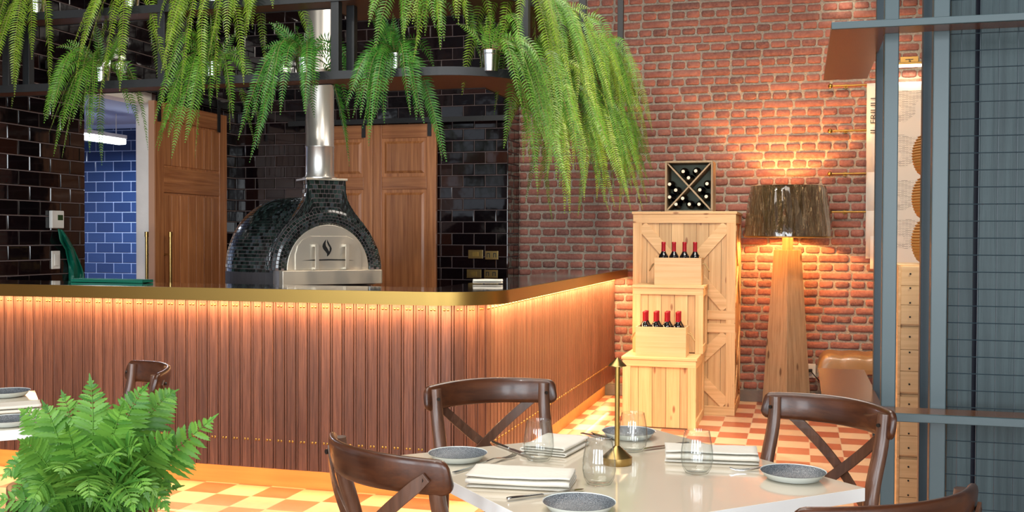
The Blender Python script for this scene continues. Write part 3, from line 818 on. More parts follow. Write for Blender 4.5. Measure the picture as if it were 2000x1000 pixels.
upl = [(72, 'leftmost fern hanging from the upper shelf, beside the left post'), (255, 'fern hanging from the upper shelf just left of the second post'), (418, 'lime fern hanging from the upper shelf over the left sliding door'), (488, 'short fern hanging from the upper shelf between sliding door and chimney'), (820, 'fern on the upper shelf above the rounded corner, left of the steel bucket'), (893, 'fern on the upper shelf directly above the steel bucket')]
for k, (px, lb) in enumerate(upl):
    p = aty(px, 10, 4.89); sd += 1; yy = 4.89 if px < 900 else 4.98
    fern(lb, (p.x, yy, ZU), M['fern_lime'] if k != 4 else M['fern_mid'], 15, (.46, .78) if k in (0, 1, 2) else (.36, .60), (-.1, -1), 40+sd, 'ferns on the upper hanging shelf', .8, .040)
for k, Y in enumerate((5.42, 5.85, 6.3, 6.75, 7.2, 7.65, 8.1)):
    sd += 1
    fern('trailing fern, %s from the bar corner on the lower shelf beside the brick wall' % ordn[k], (-1.45, Y, ZL), (M['fern_mid'], M['fern_lime'])[k % 2], 18, (.50, .92) if k < 6 else (.45, .7), (1, -.35), 60+sd, 'trailing ferns over the side of the bar', .85, .042)
    sd += 1
    fern('trailing fern, %s from the bar corner on the upper shelf beside the brick wall' % ordn[k], (-1.45, Y-.2, ZU), (M['fern_lime'], M['fern_mid'])[k % 2], 15, (.46, .85), (1, -.35), 60+sd, 'trailing ferns over the side of the bar', .85, .042)

# ------------------------------------------------------------------ crates and wine
def crate_box(name, label, x0, x1, y0, y1, z0, z1, style, group=None):
    t = thing(name, label, 'crate', ((x0+x1)/2, (y0+y1)/2, z0), group=group); W, D, H = x1-x0, y1-y0, z1-z0
    hw_, hd = W/2, D/2
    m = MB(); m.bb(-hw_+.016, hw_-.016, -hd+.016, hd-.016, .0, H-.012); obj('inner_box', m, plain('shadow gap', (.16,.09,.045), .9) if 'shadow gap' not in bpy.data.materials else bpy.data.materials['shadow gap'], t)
    # face boards
    m = MB(); n = max(4, round((W-.03)/.095)); w = (W-.03)/n
    for k in range(n):
        for sy in (-1, 1): m.bb(-hw_+.015+k*w+.0015, -hw_+.015+(k+1)*w-.0015, sy*(hd-.016)-.005, sy*(hd-.016)+.005, .01, H-.02)
    n = max(3, round((D-.03)/.095)); w = (D-.03)/n
    for k in range(n):
        for sx in (-1, 1): m.bb(sx*(hw_-.016)-.005, sx*(hw_-.016)+.005, -hd+.015+k*w+.0015, -hd+.015+(k+1)*w-.0015, .01, H-.02)
    obj('boards', m, M['pine'], t)
    fw = .07 if style != 'low' else .058; ft = .013
    class Sp:
        def __init__(s, nm, mt): s.nm, s.mt = nm, mt
        def bb(s, *b): boxes(s.nm, [b], s.mt, t, bevel=.0015, seg=1)
    mx_ = Sp('rail', M['pine_x']); mz_ = Sp('corner_post', M['pine'])
    y = -hd
    zs = [(0.0, fw), (H-.02-fw, H-.02)] if style == 'tall' else ([(H-.02-fw*.85, H-.02)])
    if style == 'tall': zs += [(H*.47-.10, H*.47-.03), (H*.47+.0, H*.47+.07)]
    for a, b in zs:
        mx_.bb(-hw_, hw_, y-.001, y+ft, a, b)
    for a, b in [(0, fw), (H-.02-fw, H-.02)]:
        for sx in (-1, 1): mx_.bb(sx*hw_-(ft if sx > 0 else 0), sx*hw_+(ft if sx < 0 else 0), -hd+ft, hd, a, b)
    for sx in (-1, 1): mz_.bb(min(sx*hw_, sx*(hw_-fw)), max(sx*hw_, sx*(hw_-fw)), y, y+ft-.001, 0, H-.02)
    for sx in (-1, 1):
        for sy in (1,): mz_.bb(min(sx*hw_, sx*(hw_-ft)), max(sx*hw_, sx*(hw_-ft)), min(sy*(hd-.001), sy*(hd-.06)), max(sy*(hd-.001), sy*(hd-.06)), fw, H-.02-fw)
    if style == 'tall':
        bw = .085
        def brace(xa, za, xb, zb):
            m = MB(); d = V((xb-xa, 0, zb-za)); L = d.length; an = atan2(d.z, d.x)
            m.box(((xa+xb)/2, y+.006, (za+zb)/2), (L, .010, bw), M=Matrix.Rotation(-an, 4, 'Y'))
            obj('diagonal_brace', m, M['pine_x'], t, bevel=.001, seg=1)
        z_hi, z_lo = H-.02-fw, H*.47+.07; q = hw_-fw
        zc = (z_hi+z_lo)/2
        brace(-q, z_hi-.02, 0, zc-.05); brace(q, z_hi-.02, 0, zc-.05); brace(-q, z_lo+.02, 0, zc+.05); brace(q, z_lo+.02, 0, zc+.05)
        z_hi, z_lo = H*.47-.10, fw; zc = (z_hi+z_lo)/2
        brace(-q, z_hi-.02, 0, zc-.05); brace(q, z_hi-.02, 0, zc-.05); brace(-q, z_lo+.02, 0, zc+.05); brace(q, z_lo+.02, 0, zc+.05)
        xs = hw_-.003
        for (za, zb) in ((H*.47+.10, H-.12), (.10, H*.47-.12)):
            d = V((0, D-.12, zb-za)); an = atan2(d.z, d.y)
            for sg in (1, -1):
                m = MB(); m.box((xs, 0, (za+zb)/2), (.010, d.length*.97, .06), M=Matrix.Rotation(an*sg, 4, 'X')); obj('side_brace', m, M['pine'], t, bevel=.001, seg=1)
    m = MB(); n = 4; d = D/n
    for k in range(n): m.bb(-hw_-.008, hw_+.008, -hd-.008+k*(D+.016)/n+.001, -hd-.008+(k+1)*(D+.016)/n-.001, H-.02, H)
    obj('lid', m, M['pine_x'], t, bevel=.002, seg=1)
    return t
def X_(px, Y): return aty(px, 500, Y).x
yt0 = 8.05; zt0 = aty(1340, 413, yt0).z
crate_box('tall_crate', 'tall pine crate cabinet with X braces standing against the brick wall', X_(1236, yt0), X_(1437, yt0), yt0, YW-.03, 0, zt0, 'tall')
yl = 7.36; zl = .512
crate_box('wooden_crate', 'low pine crate on the floor in front, carrying the crate with eight bottles', X_(1217, yl), X_(1361, yl), yl, yt0-.02, 0, zl, 'low', 'stacked pine crates')
ym = 7.66; zm = 1.015
crate_box('wooden_crate', 'pine crate stacked in the middle, carrying the crate with four bottles', X_(1237, ym), X_(1374, ym), ym, yt0-.02, zl, zm, 'low', 'stacked pine crates')
def wine_bottle(name='wine_bottle'):
    t = thing(name, 'x', 'bottle')
    m = MB(); m.lathe([(.0001, 0), (.034, 0), (.0375, .006), (.0375, .19), (.035, .205), (.024, .222), (.0155, .238), (.0145, .30), (.0001, .30)], (0,0,0), 24); obj('glass_body', m, M['bottle'], t, smooth=50)
    m = MB(); m.lathe([(.0155, .235), (.016, .24), (.0155, .295), (.0165, .298), (.016, .307), (.014, .31), (.0001, .31)], (0,0,0), 20); obj('capsule', m, M['capsule'], t, smooth=40)
    return t
WB = wine_bottle(); used_wb = [False]
def put_bottle(loc, rz, label, group):
    if not used_wb[0]:
        used_wb[0] = True; WB.location = loc; WB.rotation_euler = (0,0,rz); WB['label'] = label; WB['group'] = group; return WB
    return dup(WB, loc, rz, label, group)
def wine_crate(label, x0, x1, y0, y1, z, h):
    t = thing('wine_crate', label, 'crate', ((x0+x1)/2, (y0+y1)/2, z), group='open wine crates with rope handles'); W, D = x1-x0, y1-y0
    m = MB(); th = .011
    m.bb(-W/2, W/2, -D/2, -D/2+th, 0, h); m.bb(-W/2, W/2, D/2-th, D/2, 0, h)
    m.bb(-W/2, -W/2+th, -D/2+th, D/2-th, 0, h); m.bb(W/2-th, W/2, -D/2+th, D/2-th, 0, h); m.bb(-W/2+th, W/2-th, -D/2+th, D/2-th, 0, th)
    obj('box', m, M['crate_pine'], t, bevel=.0015)
    for sx in (-1, 1):
        m = MB(); m.tube(smoothpath([(sx*W/2, -.04, h*.78), (sx*(W/2+.02), -.035, h*.75), (sx*(W/2+.05), 0, h*.5), (sx*(W/2+.02), .035, h*.75), (sx*W/2, .04, h*.78)], 5), .004, 6)
        obj('rope_handle', m, M['rope'], t, smooth=60)
    return t
yc = 7.40; x0, x1 = X_(1242, yc), X_(1341, yc)
wine_crate('open pine wine crate holding eight red-capped bottles, lower of the two', x0, x1, yc, yc+.22, zl, .213)
cols = ['far left', 'centre left', 'centre right', 'far right']
for k in range(4):
    for r in range(2):
        put_bottle((x0+.058+k*.0795, yc+.062+r*.09, zl+.012), 0, 'red-capped wine bottle in the lower crate, %s row, %s' % (('front', 'back')[r], cols[k]), 'wine bottles in the lower crate')
yu = 7.74; x0, x1 = X_(1278, yu), X_(1370, yu)
wine_crate('open pine wine crate holding four red-capped bottles, upper of the two', x0, x1, yu, yu+.20, zm, .203)
for k in range(4): put_bottle((x0+.056+k*.079, yu+.10, zm+.012), 0, 'red-capped wine bottle in the upper crate, %s' % cols[k], 'wine bottles in the upper crate')
# X rack
yr = 8.22; x0, x1 = X_(1298, yr), X_(1391, yr); z0 = zt0; S_ = x1-x0
t = thing('wine_rack', 'square wooden wine rack with an X divider on top of the tall crate', 'wine rack', ((x0+x1)/2, yr, z0)); H_ = aty(1340, 314, yr).z-z0; th = .014; Dp = .30
m = MB(); m.bb(-S_/2, S_/2, 0, Dp, 0, th); m.bb(-S_/2, S_/2, 0, Dp, H_-th, H_); m.bb(-S_/2, -S_/2+th, 0, Dp, th, H_-th); m.bb(S_/2-th, S_/2, 0, Dp, th, H_-th)
obj('frame', m, M['rack_wood'], t, bevel=.0015)
m = MB(); m.bb(-S_/2+th, S_/2-th, Dp-.006, Dp, th, H_-th); obj('back_board', m, M['rack_back'], t)
m = MB(); an = atan2(H_-2*th, S_-2*th); L = hypot(H_-2*th, S_-2*th)-.01
m.box((0, Dp/2-.01, H_/2), (L, Dp-.04, .011), M=Matrix.Rotation(-an, 4, 'Y')); m.box((0, Dp/2-.01, H_/2), (L, Dp-.045, .011), M=Matrix.Rotation(an, 4, 'Y'))
obj('x_divider', m, M['rack_wood'], t)
bp = [(1334.5,335,'top wedge, upper left'),(1359,334,'top wedge, upper right'),(1345,347.5,'top wedge, lowest'),(1308,360,'left wedge, topmost'),(1320,371.5,'left wedge, nearest the centre'),(1308,385,'left wedge, lowest'),(1381,359,'right wedge, topmost'),(1367,371,'right wedge, nearest the centre'),(1379.5,384,'right wedge, lowest'),(1333.5,387.5,'bottom wedge, topmost'),(1320.5,399,'bottom wedge, left'),(1346.5,399,'bottom wedge, middle'),(1365.5,399,'bottom wedge, right')]
RBm = None
for k, (px, py, lb) in enumerate(bp):
    p = aty(px, py, yr+.03)
    if k == 0:
        RB = thing('wine_bottle', 'x', 'bottle')
        Mt = Matrix.Rotation(-pi/2, 4, 'X')
        m = MB(); m.lathe([(.0001, 0), (.013, 0), (.0145, .002), (.0145, .05), (.026, .075), (.0345, .10), (.0345, .235), (.0001, .24)], (0,0,0), 24)
        m.v = [tuple(Mt @ V(v)) for v in m.v]; obj('glass_body', m, M['bottle'], RB, smooth=45)
        m = MB(); m.lathe([(.0001, -.004), (.0125, -.004), (.0135, -.002), (.0135, .001)], (0,0,0), 20)
        m.v = [tuple(Mt @ V(v)) for v in m.v]; obj('cap_end', m, M['capsule_white'], RB, smooth=40)
        RB.location = (p.x, yr+.02, p.z); RB['label'] = 'dark wine bottle lying in the rack, '+lb; RB['group'] = 'bottles lying in the wine rack'
    else: dup(RB, (p.x, yr+.02, p.z), 0, 'dark wine bottle lying in the rack, '+lb)

# ------------------------------------------------------------------ floor lamp
lp = atd(1538, 500, 8.1); LX, LY = lp.x, 8.42
t = thing('floor_lamp', 'tapered wooden floor lamp with a plastic wrapped bronze shade by the brick wall', 'lamp', (LX, LY, 0), radians(45)-YAW*.0)
t.rotation_euler = (0, 0, radians(45)+.02)
m = MB(); a, b = .135, .075; zt2 = aty(1540, 488, LY).z
vs = [(sx*a, sy*a, 0) for sx, sy in ((-1,-1),(1,-1),(1,1),(-1,1))]+[(sx*b, sy*b, zt2) for sx, sy in ((-1,-1),(1,-1),(1,1),(-1,1))]
m.add(vs, [(3,2,1,0),(4,5,6,7)]+[(k,(k+1)%4,4+(k+1)%4,4+k) for k in range(4)]); obj('pedestal', m, M['lamp_wood'], t, bevel=.003)
zs0, zs1 = aty(1540, 463, LY).z, aty(1540, 364, LY).z
m = MB(); m.bb(-.03, .03, -.03, .03, zt2, zs0+.12); obj('neck', m, M['lamp_wood'], t, bevel=.002)
rb, rt = .335, .285
m = MB(); N = 96; vs = []; fs = []
R_ = 18
for j in range(R_+1):
    f = j/R_
    for i in range(N):
        a = 2*pi*i/N
        r = rb+(rt-rb)*f+.008*abs(sin(a*11+1.3*f+sin(a*5)))*sin(pi*f)**.3+.003*sin(a*23+f*3)*sin(pi*f)
        vs.append((r*cos(a), r*sin(a), zs0+(zs1-zs0)*f))
for j in range(R_):
    for i in range(N): fs.append((j*N+i, j*N+(i+1)%N, (j+1)*N+(i+1)%N, (j+1)*N+i))
m.add(vs, fs); obj('lamp_shade', m, M['shade'], t, smooth=50)
m = MB(); m.lathe([(rb-.006, zs0+.001), (rt-.006, zs1-.001)], (0,0,0), 64); obj('shade_lining', m, M['shade_in'], t, smooth=50)
m = MB(); m.lathe([(rb+.003, zs0-.004), (rb+.004, zs0+.006), (rb-.008, zs0+.006), (rb-.008, zs0-.004), (rb+.003, zs0-.004)], (0,0,0), 64)
m.tube([(-rt, 0, zs1-.03), (rt, 0, zs1-.03)], .003, 6); m.tube([(0, -rt, zs1-.03), (0, rt, zs1-.03)], .003, 6); m.tube([(0,0,zs1-.03), (0,0,zs0+.1)], .006, 8)
obj('shade_ring', m, M['brass_dark'], t)
m = MB(); m.lathe([(.0001, zs0+.19), (.02, zs0+.20), (.03, zs0+.23), (.022, zs0+.26), (.0001, zs0+.275)], (0,0,0), 16); obj('bulb', m, M['bulb'], t, smooth=60)

# socket, plug and cord
a, b = aty(1575, 710, YW-.01), aty(1593, 738, YW-.01); w, h = b.x-a.x, a.z-b.z
t = thing('wall_outlet', 'white outlet with a black plug low on the brick wall beside the lamp', 'socket', ((a.x+b.x)/2, YW-.012, (a.z+b.z)/2))
m = MB(); m.bb(-w/2, w/2, -.008, 0, -h/2, h/2); obj('cover_plate', m, M['white_plastic'], t, bevel=.003)
m = MB(); m.bb(-.02, .02, -.010, -.008, -.04, .04); obj('socket_face', m, M['white_plastic'], t, bevel=.001)
m = MB(); q0 = aty(1583, 724, YW-.045)
m.box((q0.x, YW-.035, q0.z), (.03, .03, .025)); 
m.tube(smoothpath([(q0.x, YW-.045, q0.z), tuple(aty(1592, 735, YW-.05)), tuple(aty(1603, 748, YW-.06)), tuple(aty(1606, 762, YW-.08)), (aty(1603, 770, YW-.12).x, YW-.12, .02), (LX+.30, YW-.2, .008), (LX+.12, LY+.08, .008)], 8), .0045, 6)
tag(obj('power_cord', m, M['black'], smooth=60), 'black power cord running from the wall outlet down towards the lamp', 'cord')
# leather bench
bx0 = aty(1597, 700, 8.30).x; 
t = thing('leather_bench', 'tan buttoned leather bench against the brick wall right of the lamp', 'bench', (bx0+.55, 8.50, 0))
m = MB(); L, D = 1.1, .42; NX, NY = 60, 22; vs = []; fs = []
z_t, z_b = .475, .33
for i in range(NX+1):
    for j in range(NY+1):
        u, v = -L/2+L*i/NX, -D/2+D*j/NY
        du = min(1, min(i, NX-i)/5.); dv = min(1, min(j, NY-j)/4.)
        edge = sqrt(max(0, 1-(1-du)**2))*sqrt(max(0, 1-(1-dv)**2))
        tu = abs(sin(pi*(u+.55)/.18)); tv = abs(sin(pi*(v+.21)/.14))
        puff = .016*(min(tu, 1)**.5)*(min(tv, 1)**.5)
        vs.append((u, v, z_b+.03+(z_t-z_b-.045)*edge+puff*edge))
n = NY+1
for i in range(NX):
    for j in range(NY): fs.append((i*n+j, (i+1)*n+j, (i+1)*n+j+1, i*n+j+1))
m.add(vs, fs); m.bb(-L/2, L/2, -D/2, D/2, z_b, z_b+.0305)
obj('cushion', m, M['leather'], t, smooth=60)
for sx in (-1, 1):
    m = MB(); x = sx*(L/2-.05)
    for y in (-.16, .16): m.bb(x-.018, x+.018, y-.018, y+.018, 0, z_b)
    m.bb(x-.015, x+.015, -.16, .16, z_b-.03, z_b); obj('leg_frame', m, M['black_metal'], t)

# ------------------------------------------------------------------ newspapers on brass rods
rods = [(168, 345), (256, 440), (340, 500), (415, 520)]
xr0, xr1 = aty(1622, 170, 8.76).x, aty(1622, 170, 8.76).x+.86
wordn = ['top', 'second', 'third', 'lowest']
for k, (y0, y1) in enumerate(rods):
    zr_ = aty(1655, y0-1, 8.76).z
    t = thing('brass_rod', '%s brass newspaper rod on the brick wall' % wordn[k], 'rod', (xr0, 8.76, zr_), group='brass newspaper rods')
    m = MB(); m.tube([(0,0,0), (.86,0,0)], .008, 12); obj('bar', m, M['brass'], t, smooth=60)
    m = MB(); m.lathe([(.0001,-.02),(.012,-.016),(.019,-.006),(.019,.006),(.012,.016),(.0001,.02)], (0,0,0), 16); obj('finial', m, M['brass'], t, smooth=60)
    for x in (.12, .80):
        m = MB(); m.tube([(x,0,0), (x,.05,0)], .005, 8); m.tube([(x,.052,0), (x,.062,0)], .017, 16); m.tube([(x-.004,0,0), (x+.004,0,0)], .013, 12); obj('wall_bracket', m, M['brass'], t, smooth=40)
    pxl = (1693.5, 1694, 1692, 1700)[k]
    xl = aty(pxl, y0, 8.74).x; zb_ = aty(1700, y1, 8.74).z; h = zr_-zb_+.02; wpap = (.52, .50, .53, .48)[k]; yo = -.012-.004*k
    t = thing('newspaper', ('newspaper with the IL FRIULI masthead hanging from the top brass rod' if k == 0 else 'newspaper draped over the %s brass rod' % wordn[k]), 'newspaper', (xl, 8.76, zr_), group='newspapers on the wall rods')
    m = MB(); vs = []; fs = []; path = [(.014, -h*.8), (.013, -.02), (.009, .006), (0, .0105), (-.009, .006), (-.013, -.02), (-.014+yo, -h*.5), (-.016+yo, -h)]
    for i in range(9):
        for (yy, zz_) in path: vs.append((wpap*i/8, yy+.002*sin(i*1.3), zz_))
    n = len(path)
    for i in range(8):
        for j in range(n-1): fs.append((i*n+j, i*n+j+1, (i+1)*n+j+1, (i+1)*n+j))
    m.add(vs, fs); pg = obj('pages', m, M['paper'], t, smooth=60, solid=.003)
    m = MB(); ang_ = 0
    m.bb(.16, wpap-.02, -.0215+yo, -.021+yo, -h+.03, -.06); obj('print', m, M['news'], t)
    if k == 0:
        cu = bpy.data.curves.new('masthead', 'FONT'); cu.body = 'IL FRIULI'; cu.size = .085; cu.extrude = .0006
        o = bpy.data.objects.new('tmp', cu); me = bpy.data.meshes.new_from_object(o); bpy.data.objects.remove(o)
        me.materials.clear(); me.materials.append(M['ink'])
        # stretch tall letters, turn to read upwards, face the room
        zlo = aty(1700, 262, 8.74).z-zr_; zhi = aty(1700, 192, 8.74).z-zr_
        L0 = max(v.co.x for v in me.vertices); hh = max(v.co.y for v in me.vertices)
        xa2 = aty(1700, 220, 8.74).x-xl; xb2 = aty(1711, 220, 8.74).x-xl
        for v in me.vertices:
            X0, Y0, Z0 = v.co
            v.co = (xb2-(Y0/hh)*(xb2-xa2), -.0215+yo-Z0, zlo+X0/L0*(zhi-zlo))
        o = bpy.data.objects.new('masthead', me); COL.objects.link(o); o.parent = t
def picture_light(label, x, z, w=.20):
    t = thing('picture_light', label, 'wall light', (x, YW-.008, z), group='brass wall lights')
    m = MB(); m.bb(-w*.36, w*.36, -.02, 0, -.005, .055); obj('back_plate', m, M['brass_dark'], t, bevel=.002)
    m = MB(); m.bb(-.03, .03, -.022, -.02, .028, .034); m.bb(-.003, .003, -.022, -.02, .012, .034); m.tube([(0,-.02,.02),(0,-.09,.005)], .006, 8); obj('arm', m, M['bolt'], t)
    m = MB(); m.bb(-w/2, w/2, -.12, -.07, -.022, -.004); obj('housing', m, M['brass_dark'], t, bevel=.002)
    m = MB(); m.bb(-w/2+.003, w/2-.003, -.118, -.072, -.040, -.022); obj('diffuser', m, M['led_white'], t, bevel=.008)
    return t
a = aty(1777, 122, 8.76); picture_light('small brass picture light shining over the newspapers', a.x, a.z, .19); PL = a
a2 = aty(1648, -22, 8.76); picture_light('brass picture light at the very top of the brick wall, cut by the frame', a2.x, a2.z, .19)

# ------------------------------------------------------------------ service station (right)
YS = 3.40; zc_t = aty(1748, 807, YS).z; zu_t = aty(1700, 39.3, YS).z; zu_b = aty(1700, 53.5, YS).z
xs0 = aty(1624, 50, YS).x; XE = 2.2
st = thing('service_station', 'blue grey steel partition with shelf, counter and wire mesh over boards', 'partition', (1.1, 3.9, 0))
sm_ = Matrix.Translation((1.1, 3.9, 0)).inverted()
def sobj(name, m, mat, **k):
    m.v = [tuple(sm_ @ V(p)) for p in m.v]; return obj(name, m, mat, st, **k)
ydeep = YS*1.325
XD = aty(1727, 400, 3.54).x; Lsh = lambda x0: [(x0, YS+.012), (XE, YS+.012), (XE, YS+.135), (XD, YS+.135), (XD, ydeep), (x0, ydeep)]
m = MB(); m.prism(Lsh(xs0), zu_b+.004, zu_t-.002); us = sobj('upper_shelf', m, M['counter_brown'])
m = MB(); m.bb(xs0, XE, YS, YS+.012, zu_b, zu_t); sobj('upper_shelf_edge', m, M['teal'], bevel=.0015)
hc = aty(1800, 826, YS).z
hc2 = aty(1800, 809, YS).z
m = MB(); m.prism(Lsh(xs0-.01), hc+.004, zc_t-.001); sobj('counter_top', m, M['counter_brown'])
m = MB(); m.bb(xs0-.01, XE, YS, YS+.012, hc, zc_t); sobj('counter_edge', m, M['teal'], bevel=.002)
def spost(px0, px1, Y, d=.05, mat='teal'):
    xa, xb = aty(px0, 400, Y).x, aty(px1, 400, Y).x
    m = MB()
    m.bb(xa, xb, Y, Y+d, 0, 4.1)
    sobj('post', m, M[mat], bevel=.003)
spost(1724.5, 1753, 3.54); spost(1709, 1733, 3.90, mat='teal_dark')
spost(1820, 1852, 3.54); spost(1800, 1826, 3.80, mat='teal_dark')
# mesh panel
m = MB(); ymz = 3.575; xm0 = aty(1852, 400, ymz).x
zk = .06
while zk < 4.0:
    m.tube([(xm0, ymz, zk), (XE, ymz, zk)], .0017, 5)
    zk += .0545
xk = xm0+.035
while xk < XE:
    m.tube([(xk, ymz+.0034, .02), (xk, ymz+.0034, 4.05)], .0017, 5)
    xk += .0555
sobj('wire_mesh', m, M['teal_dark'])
yb = 3.70; edges = [1850, 1901, 1912, 2010]
xa = aty(1854, 400, yb).x; xb = aty(1902, 400, yb).x; xc2 = aty(1912.5, 400, yb).x
bw = .30
segs = [(xa, xb)]; x = xc2
while x < XE-.05: segs.append((x, min(x+bw, XE))); x += bw+.014
for (p0, p1) in segs:
    m = MB()
    m.bb(p0, p1, yb, yb+.022, 0, 4.1)
    sobj('board', m, M['teal_wood'], bevel=.002)
m = MB()
m.bb(xa, XE, yb+.06, yb+.075, 0, 4.1)
sobj('backing', m, M['gap_blue'])

# ------------------------------------------------------------------ stack of wine boxes and wicker baskets behind the station
ycr = 5.35; xq0 = aty(1754, 600, ycr).x; xq1 = xq0+.36
zq = [aty(1770, v, ycr).z for v in (1040, 896, 772, 638, 516)]
names = ['bottom', 'third', 'second', 'topmost']
zprev = 0.
hgt = aty(1770, 516, ycr).z; hs = [0, aty(1770, 893, ycr).z, aty(1770, 770, ycr).z, aty(1770, 637, ycr).z, hgt]
for k in range(4):
    z0, z1 = hs[k], hs[k+1]
    t = thing('wine_box', '%s pale wooden box of the stack behind the blue grey posts' % names[k], 'crate', ((xq0+xq1)/2, ycr+.25, z0), group='stacked wooden boxes behind the partition')
    W, D, H = xq1-xq0, .5, z1-z0-.002
    m = MB(); m.bb(-W/2+.012, W/2-.012, -D/2+.014, D/2, 0, H); obj('box', m, M['crate_pine'], t)
    m = MB(); nb = 3
    for q in range(nb): m.bb(-W/2+.004, W/2-.004, -D/2, -D/2+.014, .008+q*(H-.016)/nb+.001, .008+(q+1)*(H-.016)/nb-.001)
    obj('front_boards', m, M['crate_pine'], t, bevel=.001, seg=1)
    m = MB(); boxes('side_panel', [(-W/2, -W/2+.012, -D/2-.004, D/2, 0, H), (W/2-.012, W/2, -D/2-.004, D/2, 0, H)], M['pine_x'], t, bevel=.001, seg=1)
    for q in (.15, .38, .62, .85):
        m = MB(); m.tube([(-W/2+.055, -D/2-.003, H*q), (-W/2+.055, -D/2+.002, H*q)], .0045, 8); obj('nail_head', m, M['black'], t)
    if k in (1, 2, 3):
        m = MB(); m.tube([(-W/2+.145, -D/2-.002, H*.52), (-W/2+.145, -D/2+.004, H*.52)], .045, 20); obj('grip_hole', m, M['black'], t)
yk2 = 5.50
for k, (ya, yb_) in enumerate(((430, 513), (345, 428), (262, 343))):
    za, zb = aty(1790, yb_, yk2).z, aty(1790, ya, yk2).z
    if k == 0: za = hgt
    xl = aty(1782.5, 400, yk2).x; R0 = .20; t = thing('wicker_basket', '%s round wicker basket of the three stacked on the wooden boxes' % ('lowest', 'middle', 'top')[k], 'basket', (xl+R0, yk2+.05, za), group='stacked wicker baskets')
    m = MB(); H = zb-za-.002; prof_ = []
    nr_ = 15
    for q in range(nr_+1):
        f = q/nr_; r = R0-.045+.045*sin(pi*f)**.6
        prof_ += [(r-.004, H*f), (r+.003, H*min(1, f+.4/nr_))] if q < nr_ else [(r-.004, H)]
    m.lathe([(.0001, 0)]+prof_+[(.0001, H)], (0,0,0), 48); obj('weave', m, M['wicker'], t, smooth=40)
    m = MB(); m.lathe([(R0-.045, H-.006), (R0-.036, H-.003), (R0-.045, H)], (0,0,0), 48); obj('rim', m, M['wicker'], t)

